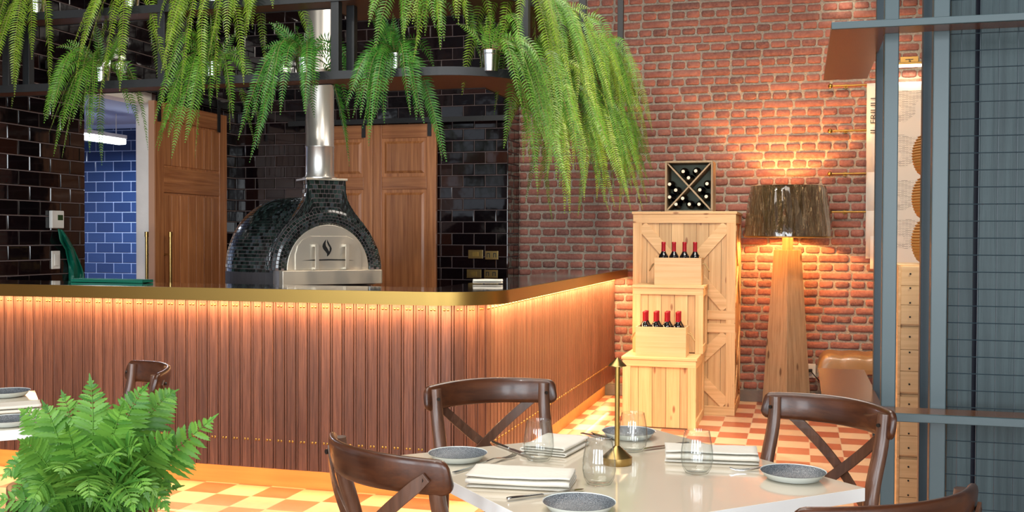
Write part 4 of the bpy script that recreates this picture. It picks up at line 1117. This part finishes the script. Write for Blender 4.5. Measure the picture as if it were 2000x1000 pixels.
# ------------------------------------------------------------------ cross back chairs
def build_chair():
    t = thing('cross_back_chair', 'x', 'chair')
    hw_ = .195
    def bow(x, y0=-.245, depth=.092): return y0+depth*(x/.235)**2*1.0-depth
    # top rail: swept along a bow with rounded section
    m = MB(); n = 30; vs = []; fs = []; sec = 14
    for i in range(n+1):
        x = -.235*cos(pi*i/n)*.9999; y = bow(x)+.012; f = 1-abs(x)/.235
        q_ = max(0, 1-f/.085); e = sqrt(max(0, 1-q_*q_))
        hh = (.040+.003*cos(x*6))*(.40+.60*e); tt = .0125*(.45+.55*e)
        zc = .838+.004*(1-(x/.235)**2)
        sl = 2*.092*x/.235**2; nr = V((-sl, 1, 0)).normalized()
        for k in range(sec):
            a = 2*pi*k/sec; cz = abs(sin(a))**.55*(1 if sin(a) > 0 else -1); cn = abs(cos(a))**.8*(1 if cos(a) > 0 else -1)
            vs.append(V((x, y, zc))+nr*cn*tt+V((0, -cz*.006, cz*hh)))
    for i in range(n):
        for k in range(sec): fs.append((i*sec+k, i*sec+(k+1)%sec, (i+1)*sec+(k+1)%sec, (i+1)*sec+k))
    fs += [tuple(range(sec)), tuple(n*sec+k for k in range(sec-1, -1, -1))]
    m.add(vs, fs); obj('back_rail', m, M['chair'], t, smooth=60)
    for s in (-1, 1):
        m = MB(); yp = bow(.195)+.012+.030
        path = smoothpath([(s*.20, -.275, 0), (s*.197, -.235, .22), (s*.19, -.20, .44), (s*.19, -.195, .62), (s*.193, yp-.006, .78), (s*.195, yp-.016, .868)], 6)
        nn = len(path); m.tube(path, [.0165+.003*sin(pi*k/(nn-1)) for k in range(nn)], 14, ell=1.15)
        obj('back_leg', m, M['chair_post'], t, smooth=50, bevel=0)
        m = MB(); q = V((s*.195, yp-.012, .838)); m.tube([q+V((-s*.002, .019, 0)), q+V((-s*.002, .024, 0))], .0055, 10); obj('bolt', m, M['bolt'], t, smooth=40)
        m = MB(); m.tube([q+V((0, -.0425, -.002)), q+V((0, -.036, -.002))], .0065, 10)
        obj('bolt', m, M['bolt'], t, smooth=40)
        m = MB(); m.tube(smoothpath([(s*.185, .20, 0), (s*.18, .19, .25), (s*.175, .18, .44)], 6), .0175, 12); obj('front_leg', m, M['chair_post'], t, smooth=50)
        m = MB(); m.tube([(s*.195, -.245, .20), (s*.183, .19, .20)], .010, 10); m.tube([(s*.196, -.25, .13), (s*.184, .195, .13)], .010, 10); obj('side_stretcher', m, M['chair_post'], t, smooth=50)
    # X braces: flat straps from the rail ends down to the opposite posts
    for s in (-1, 1):
        m = MB(); pts = []
        for k in range(19):
            f = k/18; x = s*(.205-.40*f)
            z = .842-.345*f**.97
            y = bow(x)*1+.0+.052*f*1.0-.004 - (0.004 if s > 0 else -.004)
            if f > .5: y = y+(f-.5)*.0
            pts.append((x, y-.004*(1-f), z))
        m.ribbon(pts, [.030]*19, .007, side=None)
        # ribbon lies flat; rebuild upright: width runs in the back plane
        m = MB(); vs = []; fs = []
        for k, p in enumerate(pts):
            p = V(p); tg = (V(pts[min(k+1, 18)])-V(pts[max(k-1, 0)])).normalized(); nr = V((-2*.092*p.x/.235**2, 1, 0)).normalized()
            sd_ = tg.cross(nr).normalized(); nr = sd_.cross(tg)
            w = .0155*(1 if 0 < k < 18 else .75)
            for (a, b) in ((-1,-1),(1,-1),(1,1),(-1,1)): vs.append(p+sd_*w*a+nr*.0035*b)
        for k in range(18):
            for q in range(4): fs.append((k*4+q, k*4+(q+1)%4, (k+1)*4+(q+1)%4, (k+1)*4+q))
        fs += [(3,2,1,0), tuple(72+q for q in range(4))]; m.add(vs, fs)
        obj('cross_brace', m, M['chair_post'], t, bevel=.001)
    m = MB(); out = []
    for k in range(40):
        a = 2*pi*k/40; c, s_ = cos(a), sin(a)
        x = .215*abs(c)**.55*(1 if c > 0 else -1); y = .21*abs(s_)**.55*(1 if s_ > 0 else -1)
        x *= 1+.06*(y/.21); out.append((x, y))
    m.prism(out, .435, .462); obj('seat', m, M['chair'], t, bevel=.006, seg=3)
    m = MB(); m.prism([(x*.86, y*.86) for x, y in out], .460, .468); obj('seat_weave', m, M['cane'], t, bevel=.003)
    return t
CH = build_chair(); first = [True]
def place_chair(pa, pb, label, face):
    """pa,pb: rail end tops in the world (left and right of the rail as the chair's own x axis runs)"""
    c = (V(pa)+V(pb))/2; d = V((pb[0]-pa[0], pb[1]-pa[1], 0)).normalized(); rz = atan2(d.y, d.x)
    f = V((-d.y, d.x, 0))
    if f.dot(V(face)) < 0: rz += pi; f = -f
    loc = (c.x+f.x*.235, c.y+f.y*.235, 0)
    if first[0]:
        first[0] = False; CH.location = loc; CH.rotation_euler = (0,0,rz); CH['label'] = label; CH['group'] = 'cross back dining chairs'; return CH
    return dup(CH, loc, rz, label, 'cross back dining chairs')
zr_t = .868
place_chair(atz(837, 762, zr_t), atz(1080, 748, zr_t), 'dark walnut cross back chair at the far side of the table before the bar', (.5, -.8, 0))
place_chair(atz(664, 850, zr_t), atz(868, 905, zr_t), 'dark walnut cross back chair at the near left of the table, seen from behind', (.5, .8, 0))
place_chair(atz(1496, 773, zr_t), atz(1738, 812, zr_t), 'dark walnut cross back chair right of the table, before the chequered floor', (-.6, -.7, 0))
place_chair(atz(1556, 998, zr_t), atz(1888, 950, zr_t), 'dark walnut cross back chair cut off at the bottom right corner', (-.6, .7, 0))
place_chair(atz(247, 708, zr_t), atz(303, 737, zr_t), 'dark walnut cross back chair at the left table, behind the foreground fern', (-.6, -.8, 0))

# ------------------------------------------------------------------ tables
TZ = .75
def table(label, c, half, rz):
    t = thing('dining_table', label, 'table', (c[0], c[1], 0), rz)
    m = MB(); m.bb(-half, half, -half, half, TZ-.033, TZ); m.mi = 0
    o = obj('tabletop', m, [M['table'], M['table_edge']], t, bevel=.0012)
    for p in o.data.polygons: p.material_index = 0 if p.normal.z > .5 else 1
    m = MB(); m.tube([(0,0,.03), (0,0,TZ-.05)], .038, 24); obj('column', m, M['black_metal'], t, smooth=40)
    m = MB(); m.bb(-.28, .28, -.28, .28, 0, .018); obj('base_plate', m, M['black_metal'], t, bevel=.003)
    m = MB(); m.bb(-.22, .22, -.03, .03, TZ-.053, TZ-.033); m.bb(-.03, .03, -.22, -.031, TZ-.053, TZ-.033); m.bb(-.03, .03, .031, .22, TZ-.053, TZ-.033); obj('spider', m, M['black_metal'], t)
    return t
A, B = atz(781, 889, TZ), atz(1690, 953, TZ)
c = (A+B)/2; half = (A-B).length/2/sqrt(2); ang = atan2((B-A).y, (B-A).x)
table('square cream table with white edge set for four in the foreground', (c.x, c.y), half, ang+pi/4)
TC = c
A2, B2 = atz(97, 834, TZ), atz(68, 762, TZ); e = (B2-A2).normalized(); nrm = V((-e.y, e.x, 0)); 
L2 = .88; c2 = A2+e*L2/2+nrm*L2/2
table('cream table cut off at the left edge, behind the foreground fern', (c2.x, c2.y), L2/2, atan2(e.y, e.x))

def plate(label, p, r, group='speckled grey plates'):
    m = MB(); m.lathe([(.0001, .004), (r*.62, .004), (r*.80, .008), (r*.98, .021), (r, .0225), (r*.985, .0215), (r*.80, .004), (r*.62, .0005), (.0001, .0005)], (0,0,0), 48, mats=[0,0,0,0,1,1,1,1])
    o = obj('side_plate', m, [M['plate'], M['plate_white']], smooth=60); o.location = (p.x, p.y, TZ); return tag(o, label, 'plate', group)
def tw(px, py): return atz(px, py, TZ)
plate('speckled grey plate near the left corner of the set table', tw(894, 899), .082)
plate('speckled grey plate near the right corner of the set table', tw(1549, 936), .083)
plate('speckled grey plate at the bottom edge of the picture', tw(1131, 998), .083)
plate('speckled grey plate at the far corner, behind the brass table lamp', tw(1228, 855), .083)
plate('dark speckled plate at the back of the left table', tw(14, 774), .083)
plate('dark speckled plate at the front of the left table', tw(18, 830), .083)

gl = MB(); r = .042
gl.lathe([(.0001, .0), (.022, .0), (.030, .003), (.038, .018), (.0418, .038), (.041, .062), (.037, .088), (.0325, .112), (.0315, .1125), (.0312, .112), (.0355, .088), (.0395, .062), (.0402, .038), (.0365, .020), (.028, .008), (.0001, .007)], (0,0,0), 48)
G0 = obj('stemless_glass', gl, M['glass'], smooth=80); tag(G0, 'x', 'glass', 'stemless water glasses')
gls = [(1052, 900, 'stemless glass beside the far left napkin, before the far chair'), (1236, 882, 'stemless glass behind the brass table lamp, before the far plate'), (1170, 947, 'stemless glass nearest the camera, left of the lamp base'), (1361, 925, 'stemless glass in front of the right napkin')]
for k, (px, py, lb) in enumerate(gls):
    o = G0 if k == 0 else G0.copy()
    if k: COL.objects.link(o)
    p = tw(px, py); o.location = (p.x, p.y, TZ+.0003); o['label'] = lb

# table lamp
p = tw(1205, 906); t = thing('table_lamp', 'slim brass cordless table lamp with a small cone cap', 'lamp', (p.x, p.y, TZ)); dl = (p-CO).dot(CF)
ht = (912-703)*dl/FPX
m = MB(); m.lathe([(.0001, 0), (.040, 0), (.041, .002), (.041, .020), (.038, .022), (.009, .048), (.007, .05)], (0,0,0), 40); obj('base', m, M['brass_dark'], t, smooth=35)
m = MB(); m.tube([(0,0,.045), (0,0,ht-.02)], .0068, 16); obj('stem', m, M['brass'], t, smooth=40)
m = MB(); m.lathe([(.0001, ht), (.003, ht-.002), (.0245, ht-.022), (.0245, ht-.024), (.006, ht-.021)], (0,0,0), 40); obj('cap', m, M['brass_dark'], t, smooth=35)
# napkins
nap = [((912, 940), (1124, 945), 'folded white napkin at the near left side of the set table', .135, .030),
       ((1020, 862), (1150, 882), 'folded white napkin behind the far left glass', .13, .028),
       ((1290, 890), (1488, 893), 'folded white napkin at the right side, behind the right glass', .13, .028)]
specs = [((1018, 945), .255, .135, .034, 4, 'folded white napkin at the near left side of the set table', 52),
         ((1085, 878), .20, .13, .030, 4, 'folded white napkin behind the far left glass', -52),
         ((1388, 897), .25, .13, .034, 4, 'folded white napkin at the right side, behind the right glass', 52)]
for (q, w, d, h, ly, lb, dg) in specs:
    p = tw(*q); folded('napkin', lb, (p.x, p.y, TZ), ang+radians(dg-45), w, d, h, ly, 'white napkins on the set table')
p = tw(18, 803); folded('napkin', 'folded napkin between the two plates on the left table', (p.x, p.y, TZ), atan2(e.y, e.x)+pi/2, .20, .13, .028, 4)

def fork(label, a, b, group='forks'):
    """handle end a, tine tips b"""
    a, b = V(a), V(b); L = (b-a).length; ax = (b-a).normalized(); rz = atan2(ax.y, ax.x)
    m = MB(); hp = [(0,0,.004), (.03,0,.004), (.07,0,.005), (L-.095,0,.012), (L-.07,0,.009), (L-.052,0,.006)]
    m.ribbon(hp, [.012, .013, .009, .005, .013, .020], .0022)
    for k in range(4):
        y = -.0082+k*.00547; m.ribbon([(L-.054,y,.0062), (L-.03,y,.0045), (L-.012,y*.95,.006), (L,y*.9,.010)], [.0034,.0030,.0026,.0012], .0018)
    o = obj('fork', m, M['cutlery'], smooth=30); o.location = (a.x, a.y, TZ); o.rotation_euler = (0,0,rz); return tag(o, label, 'fork', group)
def knife(label, a, b, group='knives'):
    """handle end a, blade tip b"""
    a, b = V(a), V(b); L = (b-a).length; ax = (b-a).normalized(); rz = atan2(ax.y, ax.x)
    m = MB(); m.ribbon([(0,0,.006), (.012,0,.0065), (.05,0,.006), (L*.44,0,.0055), (L*.455,0,.0055)], [.010,.0135,.012,.0095,.008], .0075)
    h = obj('table_knife', m, M['cutlery'], smooth=50, bevel=.002); h.location = (a.x, a.y, TZ); h.rotation_euler = (0,0,rz)
    m = MB(); m.ribbon([(L*.455,0,.006), (L*.50,0,.006), (L*.8,.001,.006), (L*.95,.003,.0055), (L,.006,.005)], [.009,.017,.018,.013,.003], .0016)
    obj('blade', m, M['cutlery'], h)
    return tag(h, label, 'knife', group)
fork('steel fork between the left plate and the near left napkin', tw(886, 926), tw(1006, 893))
fork('steel fork lying beside the right plate, tines towards the glass', tw(1542, 920), tw(1426, 921))
fork('steel fork behind the brass lamp stem, beside the far plate', tw(1136, 848), tw(1198, 861))
knife('steel table knife left of the far left glass', tw(960, 867), tw(1040, 897))
knife('steel table knife in front of the near left napkin', tw(990, 980), tw(1142, 960))
knife('steel table knife lying between the far glass and the right napkin', tw(1345, 869), tw(1255, 880))

# ------------------------------------------------------------------ foreground fern
random.seed(5)
DF = 2.25; pc = atd(165, 960, DF); PX, PY = pc.x, pc.y; ztop = atd(160, 985, DF).z
t = thing('planter_fern', 'large bright green fern in a brown planter in the left foreground', 'fern', (PX, PY, 0))
m = MB(); R0 = .145
m.lathe([(.0001, 0), (R0*.72, 0), (R0*.74, .01), (R0*.98, ztop-.05), (R0*1.04, ztop-.045), (R0*1.05, ztop), (R0*.97, ztop), (R0*.93, ztop-.04), (.0001, ztop-.04)], (0,0,0), 48); pt = obj('planter', m, M['pot'], t, smooth=40)
m = MB(); m.cyl((0,0,0), R0*.92, ztop-.05, ztop-.03, 32); obj('soil', m, M['soil'], pt)
def bigfrond(base, ctrl, tip, pl, n=15, face=None):
    base, ctrl, tip = V(base), V(ctrl), V(tip); m = MB(); pts = []
    for i in range(n*2+1):
        f = i/(n*2); pts.append(base*(1-f)**2+ctrl*2*f*(1-f)+tip*f*f)
    m.tube(pts, [.0022*(1-.75*k/(len(pts)-1)) for k in range(len(pts))], 5, cap=False)
    tocam = (CO-V((PX, PY, ztop))).normalized() if face is None else face
    for i in range(n):
        f = .18+.82*i/n; k = f*(n*2); i0 = int(k); q = pts[i0]; tg = (pts[min(i0+1, n*2)]-pts[max(i0-1, 0)]).normalized()
        nr = (tocam-tg*tocam.dot(tg)); nr = nr.normalized() if nr.length > .2 else V((0,0,1)); nr = (nr+V((random.uniform(-.35,.35), random.uniform(-.2,.2), random.uniform(-.2,.5)))).normalized()
        sd = tg.cross(nr).normalized()
        l = pl*1.18*min(1, .45+f*1.3)*(1-max(0, (f-.5)/.5)**1.3*.93)
        last = i == n-1
        for sg in (-1, 1):
            dr_ = (sd*sg*.92+tg*(.30+.5*f)+nr*random.uniform(-.15, .12)).normalized()
            ww = l*.105+.0025; nt = 11; up = []; dn = []
            wd = dr_.cross(nr).normalized()*sg
            if wd.dot(tg) < 0: wd = -wd
            for q_ in range(nt+1):
                g = q_/nt; wv = ww*sin(pi*min(1, g*.92+.08))**.7*(1-.25*g)
                ser = 1.0 if q_ % 2 else .72
                c_ = q+dr_*l*g+nr*(.10*l*g*(1-g)*4*.25)-V((0,0,.18*l*g*g))
                up.append(c_+wd*wv*ser); dn.append(c_-wd*wv*ser)
            mid = [(u_+d_)/2-nr*ww*.16 for u_, d_ in zip(up, dn)]
            vs = up+mid+dn; N_ = nt+1
            m.add(vs, [(j, j+1, N_+j+1, N_+j) for j in range(nt)]+[(N_+j, N_+j+1, 2*N_+j+1, 2*N_+j) for j in range(nt)])
        if last:
            l2 = pl*.6; sdv = sd; e0 = pts[-1]-tg*.02; up = []; dn = []
            for q_ in range(9):
                g = q_/8; wv = .0065*(1-g)**.8*(1 if q_ % 2 else .7)+.0004; c_ = e0+tg*l2*g; up.append(c_+sdv*wv); dn.append(c_-sdv*wv)
            m.add(up+dn, [(j, j+1, 9+j+1, 9+j) for j in range(8)])
    m.v = [tuple(V(v)-V((PX, PY, 0))) for v in m.v]
    return obj('frond', m, M['fern_near'], t, smooth=60)
B0 = V((PX, PY, ztop-.03))
tips = [((305,968),(270,900),-.16,.045,13),((262,1000),(235,900),-.26,.05,13),((330,1000),(285,920),-.08,.042,13),((176,740),(190,850),0,.055,15),((122,768),(150,850),.10,.052,14),((86,790),(120,870),-.03,.055,14),((40,800),(95,830),.12,.05,13),((285,755),(235,830),-.02,.055,15),((340,765),(290,800),.05,.055,15),((418,815),(330,905),-.06,.058,16),((335,850),(300,880),-.10,.05,13),((240,790),(215,880),-.12,.055,15),((130,830),(150,900),-.15,.052,14),((5,935),(70,860),-.05,.042,13),((40,860),(90,900),-.12,.05,13),((335,955),(290,880),-.04,.032,10),((60,990),(100,890),-.2,.05,14),((175,985),(170,880),-.30,.05,14),((290,975),(250,880),-.22,.05,14),((230,900),(200,860),-.25,.052,14),((120,930),(130,870),-.28,.052,14),((270,880),(240,850),-.18,.052,14),((200,790),(180,860),.12,.05,14),((300,810),(250,850),.14,.05,14),((95,850),(120,880),.05,.05,13),((350,900),(300,850),.08,.04,12),((20,975),(80,900),.02,.04,12)]
for (tp, ct, dd, pl_, n_) in tips:
    T = atd(tp[0], tp[1], DF+dd); C_ = atd(ct[0], ct[1], DF+dd*.5)
    bq = B0+(V((T.x, T.y, B0.z))-B0)*.12
    bigfrond(bq, C_+V((0,0,.02)), T, pl_, n_+8)
# extra fronds to fill the crown
for k in range(15):
    a = random.random()*2*pi; e_ = radians(random.uniform(-5, 50)); L = random.uniform(.15, .24)
    T = B0+V((cos(a)*cos(e_), sin(a)*cos(e_), sin(e_)*.9))*L; C_ = B0+V((cos(a)*cos(e_)*.4, sin(a)*cos(e_)*.4, sin(e_)*1.1))*L*.7
    bigfrond(B0, C_, T, .048, 18)

# ------------------------------------------------------------------ lights
def area(name, loc, rot, sx, sy, power, col, spread=None):
    l = bpy.data.lights.new(name, 'AREA'); l.shape = 'RECTANGLE'; l.size = sx; l.size_y = sy; l.energy = power; l.color = col
    if spread: l.spread = radians(spread)
    o = bpy.data.objects.new(name, l); COL.objects.link(o); o.location = loc; o.rotation_euler = rot; return o
def look(o, target):
    d = V(target)-o.location; o.rotation_euler = d.to_track_quat('-Z', 'Y').to_euler()
def spot(name, loc, target, power, col, ang, blend=.6, r=.04):
    l = bpy.data.lights.new(name, 'SPOT'); l.energy = power; l.color = col; l.spot_size = radians(ang); l.spot_blend = blend; l.shadow_soft_size = r
    o = bpy.data.objects.new(name, l); COL.objects.link(o); o.location = loc; look(o, target); return o
def point(name, loc, power, col, r=.03):
    l = bpy.data.lights.new(name, 'POINT'); l.energy = power; l.color = col; l.shadow_soft_size = r
    o = bpy.data.objects.new(name, l); COL.objects.link(o); o.location = loc; return o
WARM = (1, .62, .31)
# daylight from the glazed front behind the camera
for k, x in enumerate((-4.2, -1.6, 1.0, 3.2)):
    o = area('window_daylight', (x, -3.3, 1.9), (0,0,0), 1.5, 2.9, 85, (.88, .95, 1)); o.rotation_euler = (radians(90), 0, 0)
area('ceiling_fill', (-1.5, 2.4, 4.0), (0,0,0), 2.5, 2.5, 60, (1, .93, .84))  # unseen fill lights added overhead for general brightness
area('ceiling_fill', (-.6, 6.2, 4.0), (0,0,0), 2.2, 2.0, 70, (1, .90, .80))
# bar leds
LED_U, LED_D = 15, 5.5
area('bar_led', (-3.3, 4.785, ZB+.0), (0,0,0), 3.3, .02, LED_U, WARM)
o = area('bar_led', (-1.49, 6.9, ZB+.0), (0,0,0), .02, 3.7, LED_U*2.2, WARM)
o = area('bar_led', (-1.56, 4.86, ZB+.0), (0,0,radians(45)), .34, .02, LED_U*.12, WARM)
area('plinth_led', (-3.2, 4.93, ZP-.008), (0,0,0), 3.4, .03, LED_D, (1,.64,.30))
area('plinth_led', (-1.57, 6.9, ZP-.008), (0,0,0), .03, 3.7, LED_D*.5, (1,.64,.30))
point('lamp_bulb', (LX, LY, zs0+.13), 85, (1, .50, .16), .03)
area('tube_light', (-5.9, 7.735, 2.18), (0,0,0), .08, .56, 42, (.75, .85, 1))
o = area('picture_led', (PL.x, 8.73, PL.z-.065), (0,0,0), .18, .04, 1.1, (1,.75,.5))
o = area('picture_led', (a2.x, 8.73, a2.z-.065), (0,0,0), .18, .04, .25, (1,.75,.5))
# unseen ceiling spots, added to light the ferns, crates and brick wall
spot('unseen_spot', (-.2, 3.6, 3.9), (-1.5, 6.2, 2.3), 120, (1,.93,.8), 60)
spot('unseen_spot', (-2.6, 2.6, 3.9), (-3.0, 4.9, 2.3), 110, (1,.93,.82), 80)
spot('unseen_spot', (.3, 6.0, 3.9), (-.9, 7.8, .8), 90, (1,.80,.58), 55)
spot('unseen_spot', (.9, 6.2, 3.9), (.5, 8.8, 1.9), 90, (1,.72,.45), 50)
spot('unseen_spot', (-1.4, .6, 3.9), (-1.55, 2.1, .9), 45, (1,.98,.9), 45)

w = bpy.data.worlds.new('world'); SC.world = w; w.use_nodes = True
w.node_tree.nodes['Background'].inputs[0].default_value = (.80,.88,1,1); w.node_tree.nodes['Background'].inputs[1].default_value = .45
SC.view_settings.view_transform = 'Standard'; SC.view_settings.look = 'None'; SC.view_settings.gamma = 1; SC.view_settings.use_curve_mapping = False
SC.view_settings.exposure = .6
spot('unseen_spot', (-.2, 1.0, 3.9), (-.4, 2.7, .75), 45, (.95,.98,1), 40)  # unseen spot aimed at the set table
spot('unseen_spot', (2.0, 4.6, 3.9), (-1.5, 6.4, .5), 560, (1,.80,.58), 44)  # unseen warm spot added to lighten the side of the bar
